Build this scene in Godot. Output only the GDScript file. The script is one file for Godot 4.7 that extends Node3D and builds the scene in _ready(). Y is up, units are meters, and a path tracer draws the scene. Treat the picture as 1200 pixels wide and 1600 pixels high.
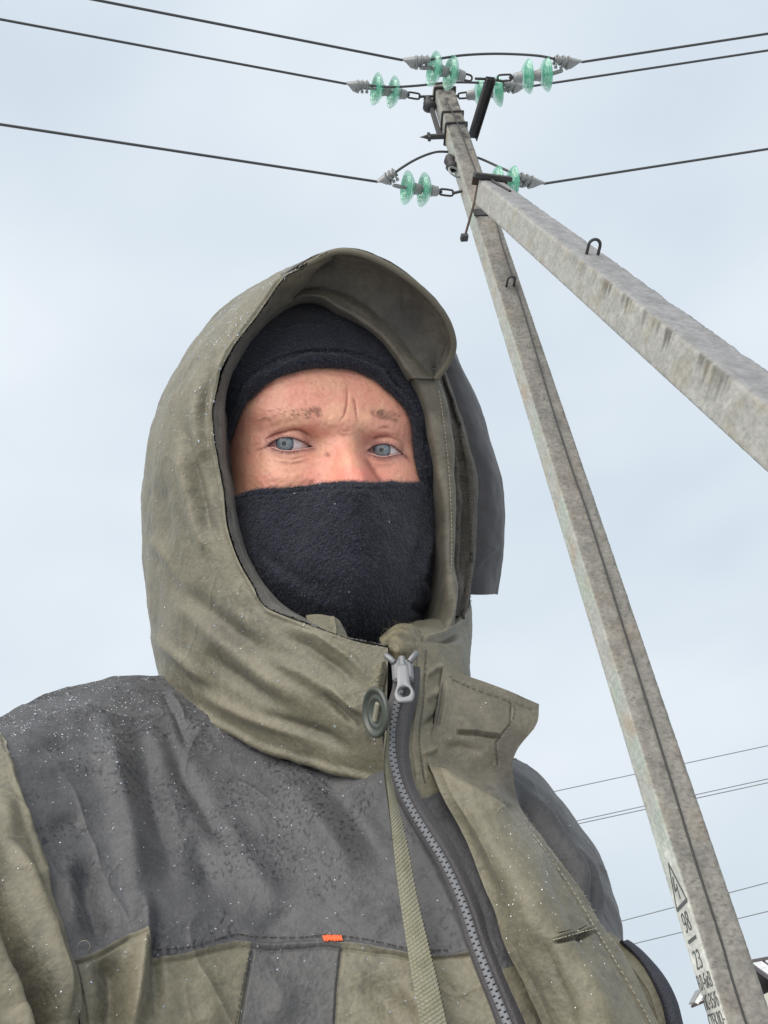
extends Node3D
# A hooded man close to the camera, below a concrete anchor pole with its brace and six dead-ended conductors.

const FOCAL := 1500.0          # focal length in pixels of the 1200 x 1600 photograph
var eye := Vector3(0, 1.3, 0)
var cam_right: Vector3
var cam_up: Vector3
var cam_fwd: Vector3
var rng := RandomNumberGenerator.new()
var noise := FastNoiseLite.new()
var taken := {}

# ---------- placing ----------
func ray(px: float, py: float) -> Vector3:
	return cam_right * ((px - 600.0) / FOCAL) - cam_up * ((py - 800.0) / FOCAL) + cam_fwd
func P(px: float, py: float, d: float) -> Vector3:      # the point at depth d
	return eye + ray(px, py) * d
func H(px: float, py: float, h: float) -> Vector3:      # the point at horizontal distance h
	var r := ray(px, py)
	return eye + r * (h / sqrt(r.x * r.x + r.z * r.z))
func Y(px: float, py: float, y: float) -> Vector3:      # the point at height y
	var r := ray(px, py)
	return eye + r * ((y - eye.y) / r.y)
func PX(p: Vector3) -> Vector3:
	var q := p - eye
	var d := q.dot(cam_fwd)
	return Vector3(600.0 + FOCAL * q.dot(cam_right) / d, 800.0 - FOCAL * q.dot(cam_up) / d, d)

# ---------- scene tree ----------
func numbered(called: String) -> String:
	taken[called] = taken.get(called, -1) + 1
	return called if taken[called] == 0 else "%s_%03d" % [called, taken[called]]
func tag(o: Node, label: String, category: String, group := "") -> Node:
	o.set_meta("label", label)
	o.set_meta("category", category)
	if group != "":
		o.set_meta("group", group)
	return o
func thing(called: String, label: String, category: String, at: Vector3, group := "") -> Node3D:
	var o := Node3D.new()
	o.name = numbered(called)
	add_child(o)
	o.position = at
	tag(o, label, category, group)
	return o
func offset_of(parent: Node) -> Vector3:
	var v := Vector3.ZERO
	var n := parent
	while n != self:
		v += (n as Node3D).position
		n = n.get_parent()
	return v
func put(called: String, mesh: Mesh, mat: Material, parent: Node = null, kind := "") -> MeshInstance3D:
	var o := MeshInstance3D.new()      # the mesh is given in world places
	o.mesh = mesh
	o.material_override = mat
	if parent == null:
		parent = self
		o.name = numbered(called)
	else:
		var n := 0
		for c in parent.get_children():
			if c.name == called or String(c.name).begins_with(called + "_0"):
				n += 1
		o.name = called if n == 0 else "%s_%03d" % [called, n]
	parent.add_child(o)
	if parent != self:
		o.position = -offset_of(parent)
	if kind != "":
		o.set_meta("kind", kind)
	return o

# ---------- curves and surfaces ----------
func cr(a: Vector3, b: Vector3, c: Vector3, d: Vector3, t: float) -> Vector3:
	return 0.5 * (2.0 * b + (c - a) * t + (2.0 * a - 5.0 * b + 4.0 * c - d) * t * t + (3.0 * b - a - 3.0 * c + d) * t * t * t)
func along(pts: PackedVector3Array, s: float) -> Vector3:   # s in 0..1 over all points
	var n := pts.size()
	var x := clampf(s, 0.0, 1.0) * (n - 1)
	var i := mini(int(x), n - 2)
	var t := x - i
	var a := pts[i - 1] if i > 0 else pts[0] * 2.0 - pts[1]
	var d := pts[i + 2] if i + 2 < n else pts[n - 1] * 2.0 - pts[n - 2]
	return cr(a, pts[i], pts[i + 1], d, t)
func smooth_line(pts: PackedVector3Array, n: int) -> PackedVector3Array:
	var out := PackedVector3Array()
	for i in n + 1:
		out.append(along(pts, float(i) / n))
	return out
func grid(net: Array, nu: int, nv: int) -> PackedVector3Array:   # net: rows of points; nu steps along a row, nv down the rows
	var rows: Array = []
	for r in net:
		rows.append(smooth_line(r, nu))
	var out := PackedVector3Array()
	out.resize((nu + 1) * (nv + 1))
	var col := PackedVector3Array()
	col.resize(net.size())
	for i in nu + 1:
		for k in net.size():
			col[k] = rows[k][i]
		for j in nv + 1:
			out[j * (nu + 1) + i] = along(col, float(j) / nv)
	return out
func grid_normals(p: PackedVector3Array, nu: int, nv: int, wrap := false) -> PackedVector3Array:
	var w := nu + 1
	var n := PackedVector3Array()
	n.resize(p.size())
	for j in nv + 1:
		var j0 := maxi(j - 1, 0) * w
		var j1 := mini(j + 1, nv) * w
		for i in w:
			var i0 := i - 1
			var i1 := i + 1
			if wrap:
				if i0 < 0: i0 = nu - 1
				if i1 > nu: i1 = 1
			else:
				i0 = maxi(i0, 0)
				i1 = mini(i1, nu)
			var v := (p[j * w + i1] - p[j * w + i0]).cross(p[j1 + i] - p[j0 + i])
			n[j * w + i] = v.normalized() if v.length_squared() > 1e-20 else Vector3.UP
	return n
func grid_mesh(p: PackedVector3Array, nu: int, nv: int, colors := PackedColorArray(), flip := false, wrap := false, thick := 0.0, skip := PackedByteArray()) -> ArrayMesh:
	# normals point along du x dv (flip: against it); thick > 0 adds the other side and the edges
	var w := nu + 1
	var n := grid_normals(p, nu, nv, wrap)
	if flip:
		for k in n.size():
			n[k] = -n[k]
	var uv := PackedVector2Array()
	uv.resize(p.size())
	for j in nv + 1:
		for i in w:
			uv[j * w + i] = Vector2(float(i) / nu, float(j) / nv)
	var idx := PackedInt32Array()
	for j in nv:
		for i in nu:
			var a := j * w + i
			if skip.size() and (skip[a] or skip[a + 1] or skip[a + w] or skip[a + w + 1]):
				continue
			if flip:
				idx.append_array([a, a + 1, a + w, a + 1, a + w + 1, a + w])
			else:
				idx.append_array([a, a + w, a + 1, a + 1, a + w, a + w + 1])
	var v := p.duplicate()
	var c := colors.duplicate()
	if thick > 0.0:
		var m := p.size()
		var front := idx.size()
		for k in m:
			v.append(p[k] - n[k] * thick)
		for k in m:
			n.append(-n[k])
		uv.append_array(uv.duplicate())
		if c.size():
			c.append_array(colors)
		for k in range(0, front, 3):
			idx.append_array([idx[k] + m, idx[k + 2] + m, idx[k + 1] + m])
		var rim := PackedInt32Array()
		for i in nu: rim.append_array([i, i + 1])
		for j in nv: rim.append_array([j * w + nu, (j + 1) * w + nu])
		for i in nu: rim.append_array([nv * w + nu - i, nv * w + nu - i - 1])
		for j in nv: rim.append_array([(nv - j) * w, (nv - j - 1) * w])
		for k in range(0, rim.size(), 2):
			var a := rim[k]
			var b := rim[k + 1]
			if flip:
				idx.append_array([a, a + m, b, b, a + m, b + m])
			else:
				idx.append_array([a, b, a + m, b, b + m, a + m])
	return raw_mesh(v, n, uv, c, idx)
func raw_mesh(v: PackedVector3Array, n: PackedVector3Array, uv: PackedVector2Array, c: PackedColorArray, idx: PackedInt32Array) -> ArrayMesh:
	var a := []
	a.resize(Mesh.ARRAY_MAX)
	a[Mesh.ARRAY_VERTEX] = v
	a[Mesh.ARRAY_NORMAL] = n
	if uv.size(): a[Mesh.ARRAY_TEX_UV] = uv
	if c.size(): a[Mesh.ARRAY_COLOR] = c
	a[Mesh.ARRAY_INDEX] = idx
	var m := ArrayMesh.new()
	m.add_surface_from_arrays(Mesh.PRIMITIVE_TRIANGLES, a)
	return m
func join(meshes: Array) -> ArrayMesh:
	var v := PackedVector3Array()
	var n := PackedVector3Array()
	var idx := PackedInt32Array()
	for m in meshes:
		var a: Array = (m as ArrayMesh).surface_get_arrays(0)
		var at := v.size()
		v.append_array(a[Mesh.ARRAY_VERTEX])
		n.append_array(a[Mesh.ARRAY_NORMAL])
		for k in a[Mesh.ARRAY_INDEX]:
			idx.append(k + at)
	return raw_mesh(v, n, PackedVector2Array(), PackedColorArray(), idx)
func tube(pts: PackedVector3Array, radius, sides := 8, wobble := 0.0) -> ArrayMesh:   # radius: a number or one per point
	var n := pts.size()
	var p := PackedVector3Array()
	var t0 := (pts[1] - pts[0]).normalized()
	var side := t0.cross(Vector3.UP if absf(t0.y) < 0.9 else Vector3.RIGHT).normalized()
	for j in n + 2:
		var k := clampi(j - 1, 0, n - 1)
		var t := (pts[mini(k + 1, n - 1)] - pts[maxi(k - 1, 0)]).normalized()
		side = (side - t * side.dot(t)).normalized()
		var other := t.cross(side)
		var r: float = radius if radius is float else radius[k]
		if j == 0 or j == n + 1:
			r = 0.0
		for i in sides + 1:
			var a := TAU * i / sides
			p.append(pts[k] + (side * cos(a) + other * sin(a)) * r * (1.0 + wobble * noise.get_noise_3d(pts[k].x * 900 + i * 40, pts[k].y * 900, pts[k].z * 900)))
	var m := grid_mesh(p, sides, n + 1, PackedColorArray(), false, true)
	return m
func lathe(profile: PackedVector2Array, at: Vector3, axis: Vector3, sides := 24) -> ArrayMesh:   # profile: (radius, way along the axis)
	axis = axis.normalized()
	var side := axis.cross(Vector3.UP if absf(axis.y) < 0.9 else Vector3.RIGHT).normalized()
	var other := axis.cross(side)
	var p := PackedVector3Array()
	for q in profile:
		for i in sides + 1:
			var a := TAU * i / sides
			p.append(at + axis * q.y + (side * cos(a) + other * sin(a)) * q.x)
	return grid_mesh(p, sides, profile.size() - 1, PackedColorArray(), false, true)
func block(at: Vector3, x: Vector3, y: Vector3, z: Vector3, bevel := 0.0) -> ArrayMesh:   # x, y, z: half sizes as vectors
	var v := PackedVector3Array()
	var n := PackedVector3Array()
	var idx := PackedInt32Array()
	var lx := x.length(); var ly := y.length(); var lz := z.length()
	if x.cross(y).dot(z) < 0: z = -z
	var b := minf(bevel, minf(lx, minf(ly, lz)) * 0.9)
	var ax := [x / lx, y / ly, z / lz]
	var l := [lx, ly, lz]
	var corner := {}
	for k in 3:
		var u := (k + 1) % 3
		var w := (k + 2) % 3
		for s in [-1.0, 1.0]:
			var base := v.size()
			for q in [[-1.0, -1.0], [1.0, -1.0], [1.0, 1.0], [-1.0, 1.0]]:
				v.append(at + ax[k] * s * l[k] + ax[u] * q[0] * (l[u] - b) + ax[w] * q[1] * (l[w] - b))
				n.append(ax[k] * s)
				var sg := [0, 0, 0]
				sg[k] = int(s); sg[u] = int(q[0]); sg[w] = int(q[1])
				corner["%d%d%d:%d" % [sg[0], sg[1], sg[2], k]] = v.size() - 1
			if s > 0: idx.append_array([base, base + 2, base + 1, base, base + 3, base + 2])
			else: idx.append_array([base, base + 1, base + 2, base, base + 2, base + 3])
	if b > 0.0:
		for k in 3:       # edges along axis k join faces u and w
			var u := (k + 1) % 3
			var w := (k + 2) % 3
			for su in [-1, 1]:
				for sw in [-1, 1]:
					var q: Array = []
					for sk in [-1, 1]:
						var sg := [0, 0, 0]
						sg[k] = sk; sg[u] = su; sg[w] = sw
						q.append(corner["%d%d%d:%d" % [sg[0], sg[1], sg[2], u]])
						q.append(corner["%d%d%d:%d" % [sg[0], sg[1], sg[2], w]])
					add_facing(v, n, idx, [q[0], q[1], q[3], q[2]], ax[u] * su + ax[w] * sw)
		for sx in [-1, 1]:
			for sy in [-1, 1]:
				for sz in [-1, 1]:
					var q: Array = []
					for k in 3: q.append(corner["%d%d%d:%d" % [sx, sy, sz, k]])
					add_facing(v, n, idx, q, ax[0] * sx + ax[1] * sy + ax[2] * sz)
	return raw_mesh(v, n, PackedVector2Array(), PackedColorArray(), idx)
func add_facing(v: PackedVector3Array, n: PackedVector3Array, idx: PackedInt32Array, q: Array, out: Vector3) -> void:
	var base := v.size()
	var c := (v[q[1]] - v[q[0]]).cross(v[q[2]] - v[q[0]])
	for k in q:
		v.append(v[k])
		n.append(out.normalized())
	for k in range(1, q.size() - 1):
		if c.dot(out) > 0: idx.append_array([base, base + k + 1, base + k])
		else: idx.append_array([base, base + k, base + k + 1])
func torus(at: Vector3, axis: Vector3, r: float, thin: float, stretch := Vector3.ZERO, sides := 20) -> ArrayMesh:   # a ring, or a link pulled out by stretch
	axis = axis.normalized()
	var a := axis.cross(Vector3.UP if absf(axis.y) < 0.9 else Vector3.RIGHT).normalized()
	if stretch != Vector3.ZERO: a = (stretch - axis * stretch.dot(axis)).normalized()
	var b := axis.cross(a)
	var p := PackedVector3Array()
	for i in sides + 1:
		var t := TAU * i / sides
		var out := a * cos(t) + b * sin(t)
		var c := at + out * r + stretch * (clampf(cos(t) * 3.0, -1, 1))
		for k in 9:
			var s := TAU * k / 8.0
			p.append(c + (out * cos(s) + axis * sin(s)) * thin)
	return grid_mesh(p, 8, sides, PackedColorArray(), true, true)

# ---------- creases and colours in the picture's own measure ----------
func crease_list(raw: Array) -> Array:      # each: [[x, y, x, y, ...], width, height, (fade at the ends 0..1)]
	var out := []
	for r in raw:
		var q := PackedVector2Array()
		for k in range(0, r[0].size(), 2): q.append(Vector2(r[0][k], r[0][k + 1]))
		var lo := q[0]
		var hi := q[0]
		for s in q:
			lo = lo.min(s); hi = hi.max(s)
		var reach: float = r[1] * 2.6
		out.append([q, float(r[1]), float(r[2]), Rect2(lo - Vector2(reach, reach), hi - lo + Vector2(reach, reach) * 2.0), r[3] if r.size() > 3 else 0.35, r[4] if r.size() > 4 else 0])
	return out
func line_hit(q: PackedVector2Array, x: Vector2) -> Vector3:   # (distance, way along 0..1, side)
	var best := 1e9
	var at := 0.0
	var side := 0.0
	var n := q.size() - 1
	for k in n:
		var a := q[k]
		var ab := q[k + 1] - a
		var t := clampf((x - a).dot(ab) / maxf(ab.length_squared(), 1e-6), 0.0, 1.0)
		var d := x.distance_squared_to(a + ab * t)
		if d < best:
			best = d
			at = (k + t) / n
			side = ab.cross(x - a)
	return Vector3(sqrt(best), at, signf(side))
func crease_at(list: Array, x: Vector2) -> float:
	var sum := 0.0
	for c in list:
		if not (c[3] as Rect2).has_point(x): continue
		var h := line_hit(c[0], x)
		var f: float = c[4]
		var e := 1.0 if f <= 0.0 else smoothstep(0.0, f, h.y) * smoothstep(0.0, f, 1.0 - h.y)
		var k: float = h.x / c[1]
		if c[5] == 1: sum += c[2] * e * maxf(0.0, 1.0 - k)      # a sharp line
		elif c[5] == 2: sum += c[2] * (0.5 + 0.5 * tanh(h.z * k * 1.5)) * exp(-k * k * 0.05)   # a step
		else: sum += c[2] * e * exp(-k * k)
	return sum
func poly(a: Array) -> PackedVector2Array:
	var q := PackedVector2Array()
	for k in range(0, a.size(), 2): q.append(Vector2(a[k], a[k + 1]))
	return q
func signed(q: PackedVector2Array, x: Vector2) -> float:   # distance to a closed outline, positive inside
	var best := 1e12
	var inside := false
	var n := q.size()
	var j := n - 1
	for i in n:
		var a := q[i]
		var b := q[j]
		if (a.y > x.y) != (b.y > x.y) and x.x < (b.x - a.x) * (x.y - a.y) / (b.y - a.y) + a.x: inside = not inside
		var ab := b - a
		var t := clampf((x - a).dot(ab) / maxf(ab.length_squared(), 1e-6), 0.0, 1.0)
		best = minf(best, x.distance_squared_to(a + ab * t))
		j = i
	return sqrt(best) * (1.0 if inside else -1.0)
func N3(p: Vector3, s: float) -> float:       # noise of about -0.6..0.6 with features of 1/s metres
	return noise.get_noise_3d(p.x * s, p.y * s, p.z * s)
func net_d(rows: Array) -> Array:     # rows of px, py, depth triples
	var out := []
	for r in rows:
		var q := PackedVector3Array()
		for k in range(0, r.size(), 3): q.append(P(r[k], r[k + 1], r[k + 2]))
		out.append(q)
	return out
func net_h(rows: Array) -> Array:     # rows of px, py, horizontal distance triples
	var out := []
	for r in rows:
		var q := PackedVector3Array()
		for k in range(0, r.size(), 3): q.append(H(r[k], r[k + 1], r[k + 2]))
		out.append(q)
	return out
func cloth(net: Array, nu: int, nv: int, folds: Array, color: Callable, flip := false, rough := 0.0, thick := 0.0, pile := 0.0) -> Array:   # [mesh, points, normals]
	var p := grid(net, nu, nv)
	var n := grid_normals(p, nu, nv)
	var c := PackedColorArray()
	c.resize(p.size())
	var s := -1.0 if flip else 1.0
	var centre := Vector3.ZERO
	for k in p.size():
		var q := p[k]
		var x := PX(q)
		var x2 := Vector2(x.x, x.y)
		var h := crease_at(folds, x2)
		if rough > 0.0:
			h += rough * (N3(q, 28.0) + 0.30 * N3(q, 75.0) + 0.05 * N3(q, 210.0))
		if rough > 0.0 and pile == 0.0:      # small sharp crumples
			var a := 1.0 - absf(noise.get_noise_3d(q.x * 24.0 + q.y * 9.0 + 4.0, q.y * 9.0 - q.x * 6.0 + 7.0, q.z * 16.0)) * 1.5
			var b := 1.0 - absf(N3(q + Vector3(1, 3, 9), 39.0)) * 1.5
			h += rough * 0.62 * (1.1 * pow(maxf(a, 0.0), 7.0) * (0.35 + 1.2 * N3(q, 9.0)) + 0.5 * pow(maxf(b, 0.0), 8.0) * (0.4 + N3(q + Vector3(5, 5, 5), 12.0)))
		if pile > 0.0:
			h += pile * (N3(q, 380.0) + 0.6 * N3(q, 800.0))
		p[k] = q + n[k] * h * s
		c[k] = color.call(x2, q, h)
	var m := grid_mesh(p, nu, nv, c, flip, false, thick)
	var nn := grid_normals(p, nu, nv)
	if flip:
		for k in nn.size(): nn[k] = -nn[k]
	return [m, p, nn]
# a map from picture places to the depth of a finished surface, for seams, strands and drops that lie on it
func depth_map(p: PackedVector3Array, into := {}) -> Dictionary:
	for q in p:
		var x := PX(q)
		var key := Vector2i(floori(x.x / 4.0), floori(x.y / 4.0))
		if not into.has(key) or into[key] > x.z: into[key] = x.z
	return into
func depth_of(m: Dictionary, px: float, py: float, other := 0.5) -> float:
	var sum := 0.0
	var wsum := 0.0
	var bx := floori(px / 4.0)
	var by := floori(py / 4.0)
	for reach in [1, 3, 6]:
		for i in range(-reach, reach + 1):
			for j in range(-reach, reach + 1):
				var key := Vector2i(bx + i, by + j)
				if m.has(key):
					var w := exp(-(pow(px - (bx + i) * 4.0 - 2.0, 2) + pow(py - (by + j) * 4.0 - 2.0, 2)) / (18.0 * reach))
					sum += w * m[key]
					wsum += w
		if wsum > 1e-9: return sum / wsum
	return other
func on(m: Dictionary, px: float, py: float, lift := 0.0) -> Vector3:
	return P(px, py, depth_of(m, px, py) - lift)
func stitches(m: Dictionary, a: Array, step: float, length: float, r: float, lift: float) -> ArrayMesh:   # thread along a line of picture places
	var q := PackedVector3Array()
	for k in range(0, a.size(), 2): q.append(Vector3(a[k], a[k + 1], 0))
	var total := 0.0
	for k in q.size() - 1: total += q[k].distance_to(q[k + 1])
	var n := int(total / step)
	var list := []
	for k in n:
		var s := (k + 0.5 + rng.randf_range(-0.12, 0.12)) / n
		var d := length * 0.5 / total
		var u := along(q, s - d)
		var v := along(q, s + d)
		var mid := along(q, s)
		list.append(tube(PackedVector3Array([on(m, u.x, u.y, lift * 0.2), on(m, mid.x, mid.y, lift), on(m, v.x, v.y, lift * 0.2)]), r, 5))
	return join(list)

# ---------- materials ----------
func noise_tex(kind: int, freq: float, octaves: int, seed_: int, size := 512, normal := 0.0, ramp: Gradient = null) -> NoiseTexture2D:
	var f := FastNoiseLite.new()
	f.noise_type = kind
	f.frequency = freq
	f.seed = seed_
	f.fractal_octaves = octaves
	if octaves == 1: f.fractal_type = FastNoiseLite.FRACTAL_NONE
	var t := NoiseTexture2D.new()
	t.width = size
	t.height = size
	t.seamless = true
	t.noise = f
	if ramp: t.color_ramp = ramp
	if normal > 0.0:
		t.as_normal_map = true
		t.bump_strength = normal
	return t
func ramp2(a: Color, b: Color, from := 0.0, to := 1.0) -> Gradient:
	var g := Gradient.new()
	g.offsets = PackedFloat32Array([from, to])
	g.colors = PackedColorArray([a, b])
	return g
func lin(r: float, g: float, b: float, a := 1.0) -> Color:
	var c := Color(r, g, b).linear_to_srgb()
	c.a = a
	return c
func plain(color: Color, rough := 0.7, metal := 0.0) -> StandardMaterial3D:
	var m := StandardMaterial3D.new()
	m.albedo_color = color
	m.roughness = rough
	m.metallic = metal
	return m
func grained(color: Color, rough: float, albedo: Texture2D, height: Texture2D, scale: float, relief_cm: float, vertex := true) -> StandardMaterial3D:
	var m := plain(color, rough)
	m.vertex_color_use_as_albedo = vertex
	m.uv1_triplanar = true
	m.uv1_world_triplanar = true
	m.uv1_scale = Vector3(scale, scale, scale)
	if albedo: m.albedo_texture = albedo
	if height:
		m.heightmap_enabled = true
		m.heightmap_texture = height
		m.heightmap_scale = relief_cm
	return m
var M := {}
func make_materials() -> void:
	var grit := noise_tex(FastNoiseLite.TYPE_SIMPLEX_SMOOTH, 0.02, 5, 3, 512, 0.0, ramp2(Color(0.86, 0.86, 0.86), Color(1, 1, 1), 0.15, 0.85))
	var grit_h := noise_tex(FastNoiseLite.TYPE_SIMPLEX_SMOOTH, 0.03, 5, 5)
	M.concrete = grained(Color.WHITE, 0.86, grit, grit_h, 2.2, 0.3)
	M.steel = grained(lin(0.035, 0.034, 0.036), 0.6, grit, grit_h, 6.0, 0.1, false)
	M.rust = grained(lin(0.065, 0.042, 0.034), 0.85, grit, grit_h, 6.0, 0.15, false)
	M.galv = grained(lin(0.30, 0.31, 0.31), 0.5, grit, grit_h, 12.0, 0.1, false)
	M.galv.metallic = 0.35
	M.wire = plain(lin(0.035, 0.037, 0.04), 0.6)
	M.wire_far = plain(lin(0.13, 0.14, 0.15), 0.7)
	M.paint = plain(lin(0.07, 0.07, 0.072), 0.8)
	M.glass = plain(Color(0.34, 0.71, 0.58, 0.36), 0.08)
	M.glass.transparency = BaseMaterial3D.TRANSPARENCY_ALPHA
	M.snow = grained(lin(0.62, 0.63, 0.65), 0.8, grit, grit_h, 0.6, 4.0, false)
	var cloth_t := noise_tex(FastNoiseLite.TYPE_SIMPLEX_SMOOTH, 0.05, 4, 9, 512, 0.0, ramp2(Color(0.86, 0.86, 0.86), Color(1, 1, 1), 0.2, 0.8))
	var cloth_h := noise_tex(FastNoiseLite.TYPE_SIMPLEX_SMOOTH, 0.09, 3, 11)
	M.cloth = grained(Color.WHITE, 0.62, cloth_t, cloth_h, 9.0, 0.03)
	M.cloth.clearcoat_enabled = true
	M.cloth.clearcoat = 0.05
	M.cloth.clearcoat_roughness = 0.38
	M.cloth.rim_enabled = true
	M.cloth.rim = 0.13
	M.fleece = grained(Color.WHITE, 0.95, cloth_t, cloth_h, 14.0, 0.12)
	M.fleece.rim_enabled = true
	M.fleece.rim = 0.2
	var skin_h := noise_tex(FastNoiseLite.TYPE_CELLULAR, 0.07, 2, 21)
	M.skin = grained(Color.WHITE, 0.46, null, skin_h, 24.0, 0.02)
	M.skin.subsurf_scatter_enabled = true
	M.skin.subsurf_scatter_strength = 0.10
	M.eye = plain(Color.WHITE, 0.12)
	M.eye.vertex_color_use_as_albedo = true
	M.eye.clearcoat_enabled = true
	M.eye.clearcoat = 0.8
	M.eye.clearcoat_roughness = 0.03
	M.hair = plain(lin(0.115, 0.085, 0.068), 0.6)
	M.lash = plain(lin(0.035, 0.025, 0.022), 0.6)
	M.fuzz = plain(Color.WHITE, 0.9)
	M.fuzz.vertex_color_use_as_albedo = true
	M.web = grained(lin(0.215, 0.21, 0.155), 0.8, cloth_t, null, 30.0, 0.0, true)
	M.zip = plain(lin(0.17, 0.175, 0.19), 0.38)
	M.tape = grained(lin(0.078, 0.075, 0.08), 0.85, cloth_t, cloth_h, 30.0, 0.05, false)
	M.pull = plain(lin(0.17, 0.175, 0.185), 0.45, 0.4)
	M.button = plain(lin(0.05, 0.058, 0.05), 0.35)
	M.thread_dark = plain(lin(0.05, 0.048, 0.042), 0.85)
	M.thread_light = plain(lin(0.30, 0.28, 0.22), 0.85)
	M.orange = plain(lin(0.75, 0.13, 0.045), 0.75)
	M.ice = plain(lin(0.85, 0.88, 0.92), 0.25)
	M.bead = plain(Color(0.9, 0.94, 1.0, 0.25), 0.03)
	M.bead.refraction_enabled = true
	M.bead.refraction_scale = 0.033
	M.navy = grained(lin(0.018, 0.02, 0.032), 0.75, cloth_t, cloth_h, 20.0, 0.06, false)

# ---------- the pole, its brace and the line ----------
func column(foot: Vector3, top: Vector3, s0: float, s1: float, facing: Vector3, color: Callable, wob: float) -> ArrayMesh:
	var ax := (top - foot).normalized()
	var f := (facing - ax * facing.dot(ax)).normalized()     # towards the rough face
	var r := ax.cross(f)                                      # seen from that side: r points ... to the right
	var ring := PackedVector2Array()
	var per := 14
	for side in 4:
		for k in per:
			var t := -1.0 + 2.0 * (k + 0.0) / per
			var a: float = clampf(t, -0.93, 0.93)
			var e := 1.0 if absf(t) <= 0.93 else 0.955
			var q := Vector2(a, e)
			ring.append(q.rotated(-PI / 2.0 * side))
	var rows := 1300
	var nu := ring.size()
	var p := PackedVector3Array()
	var c := PackedColorArray()
	for j in rows + 1:
		var t := float(j) / rows
		var o := foot.lerp(top, t)
		var s := lerpf(s0, s1, t) * 0.5
		for i in nu + 1:
			var q := ring[i % nu]
			var v := o + (r * q.x + f * q.y) * s
			var n := 0.0
			if q.y > 0.9:      # trowelled face: ripples across
				n = 0.0022 * noise.get_noise_3d(q.x * 4.0 + 7.0, v.y * 42.0, 3.0) + 0.0018 * N3(v, 60.0)
				if absf(q.x) > 0.85: n += -0.008 * maxf(0.0, noise.get_noise_3d(q.x * 2.0, v.y * 7.0, 31.0) - 0.12)
			else:
				n = 0.0008 * N3(v, 40.0)
			p.append(v + (r * q.x + f * q.y) * n * wob)
			c.append(color.call(q, v, t))
	var cap0 := PackedVector3Array()
	# closed ends: a row drawn in to the middle
	for e in [0, 1]:
		var o := foot if e == 0 else top
		var rowp := PackedVector3Array()
		var rowc := PackedColorArray()
		for i in nu + 1:
			rowp.append(o)
			rowc.append(c[(0 if e == 0 else rows * (nu + 1)) + i])
		if e == 0:
			rowp.append_array(p); rowc.append_array(c)
			p = rowp; c = rowc
		else:
			p.append_array(rowp); c.append_array(rowc)
	return grid_mesh(p, nu, rows + 2, c, true, true)

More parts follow.
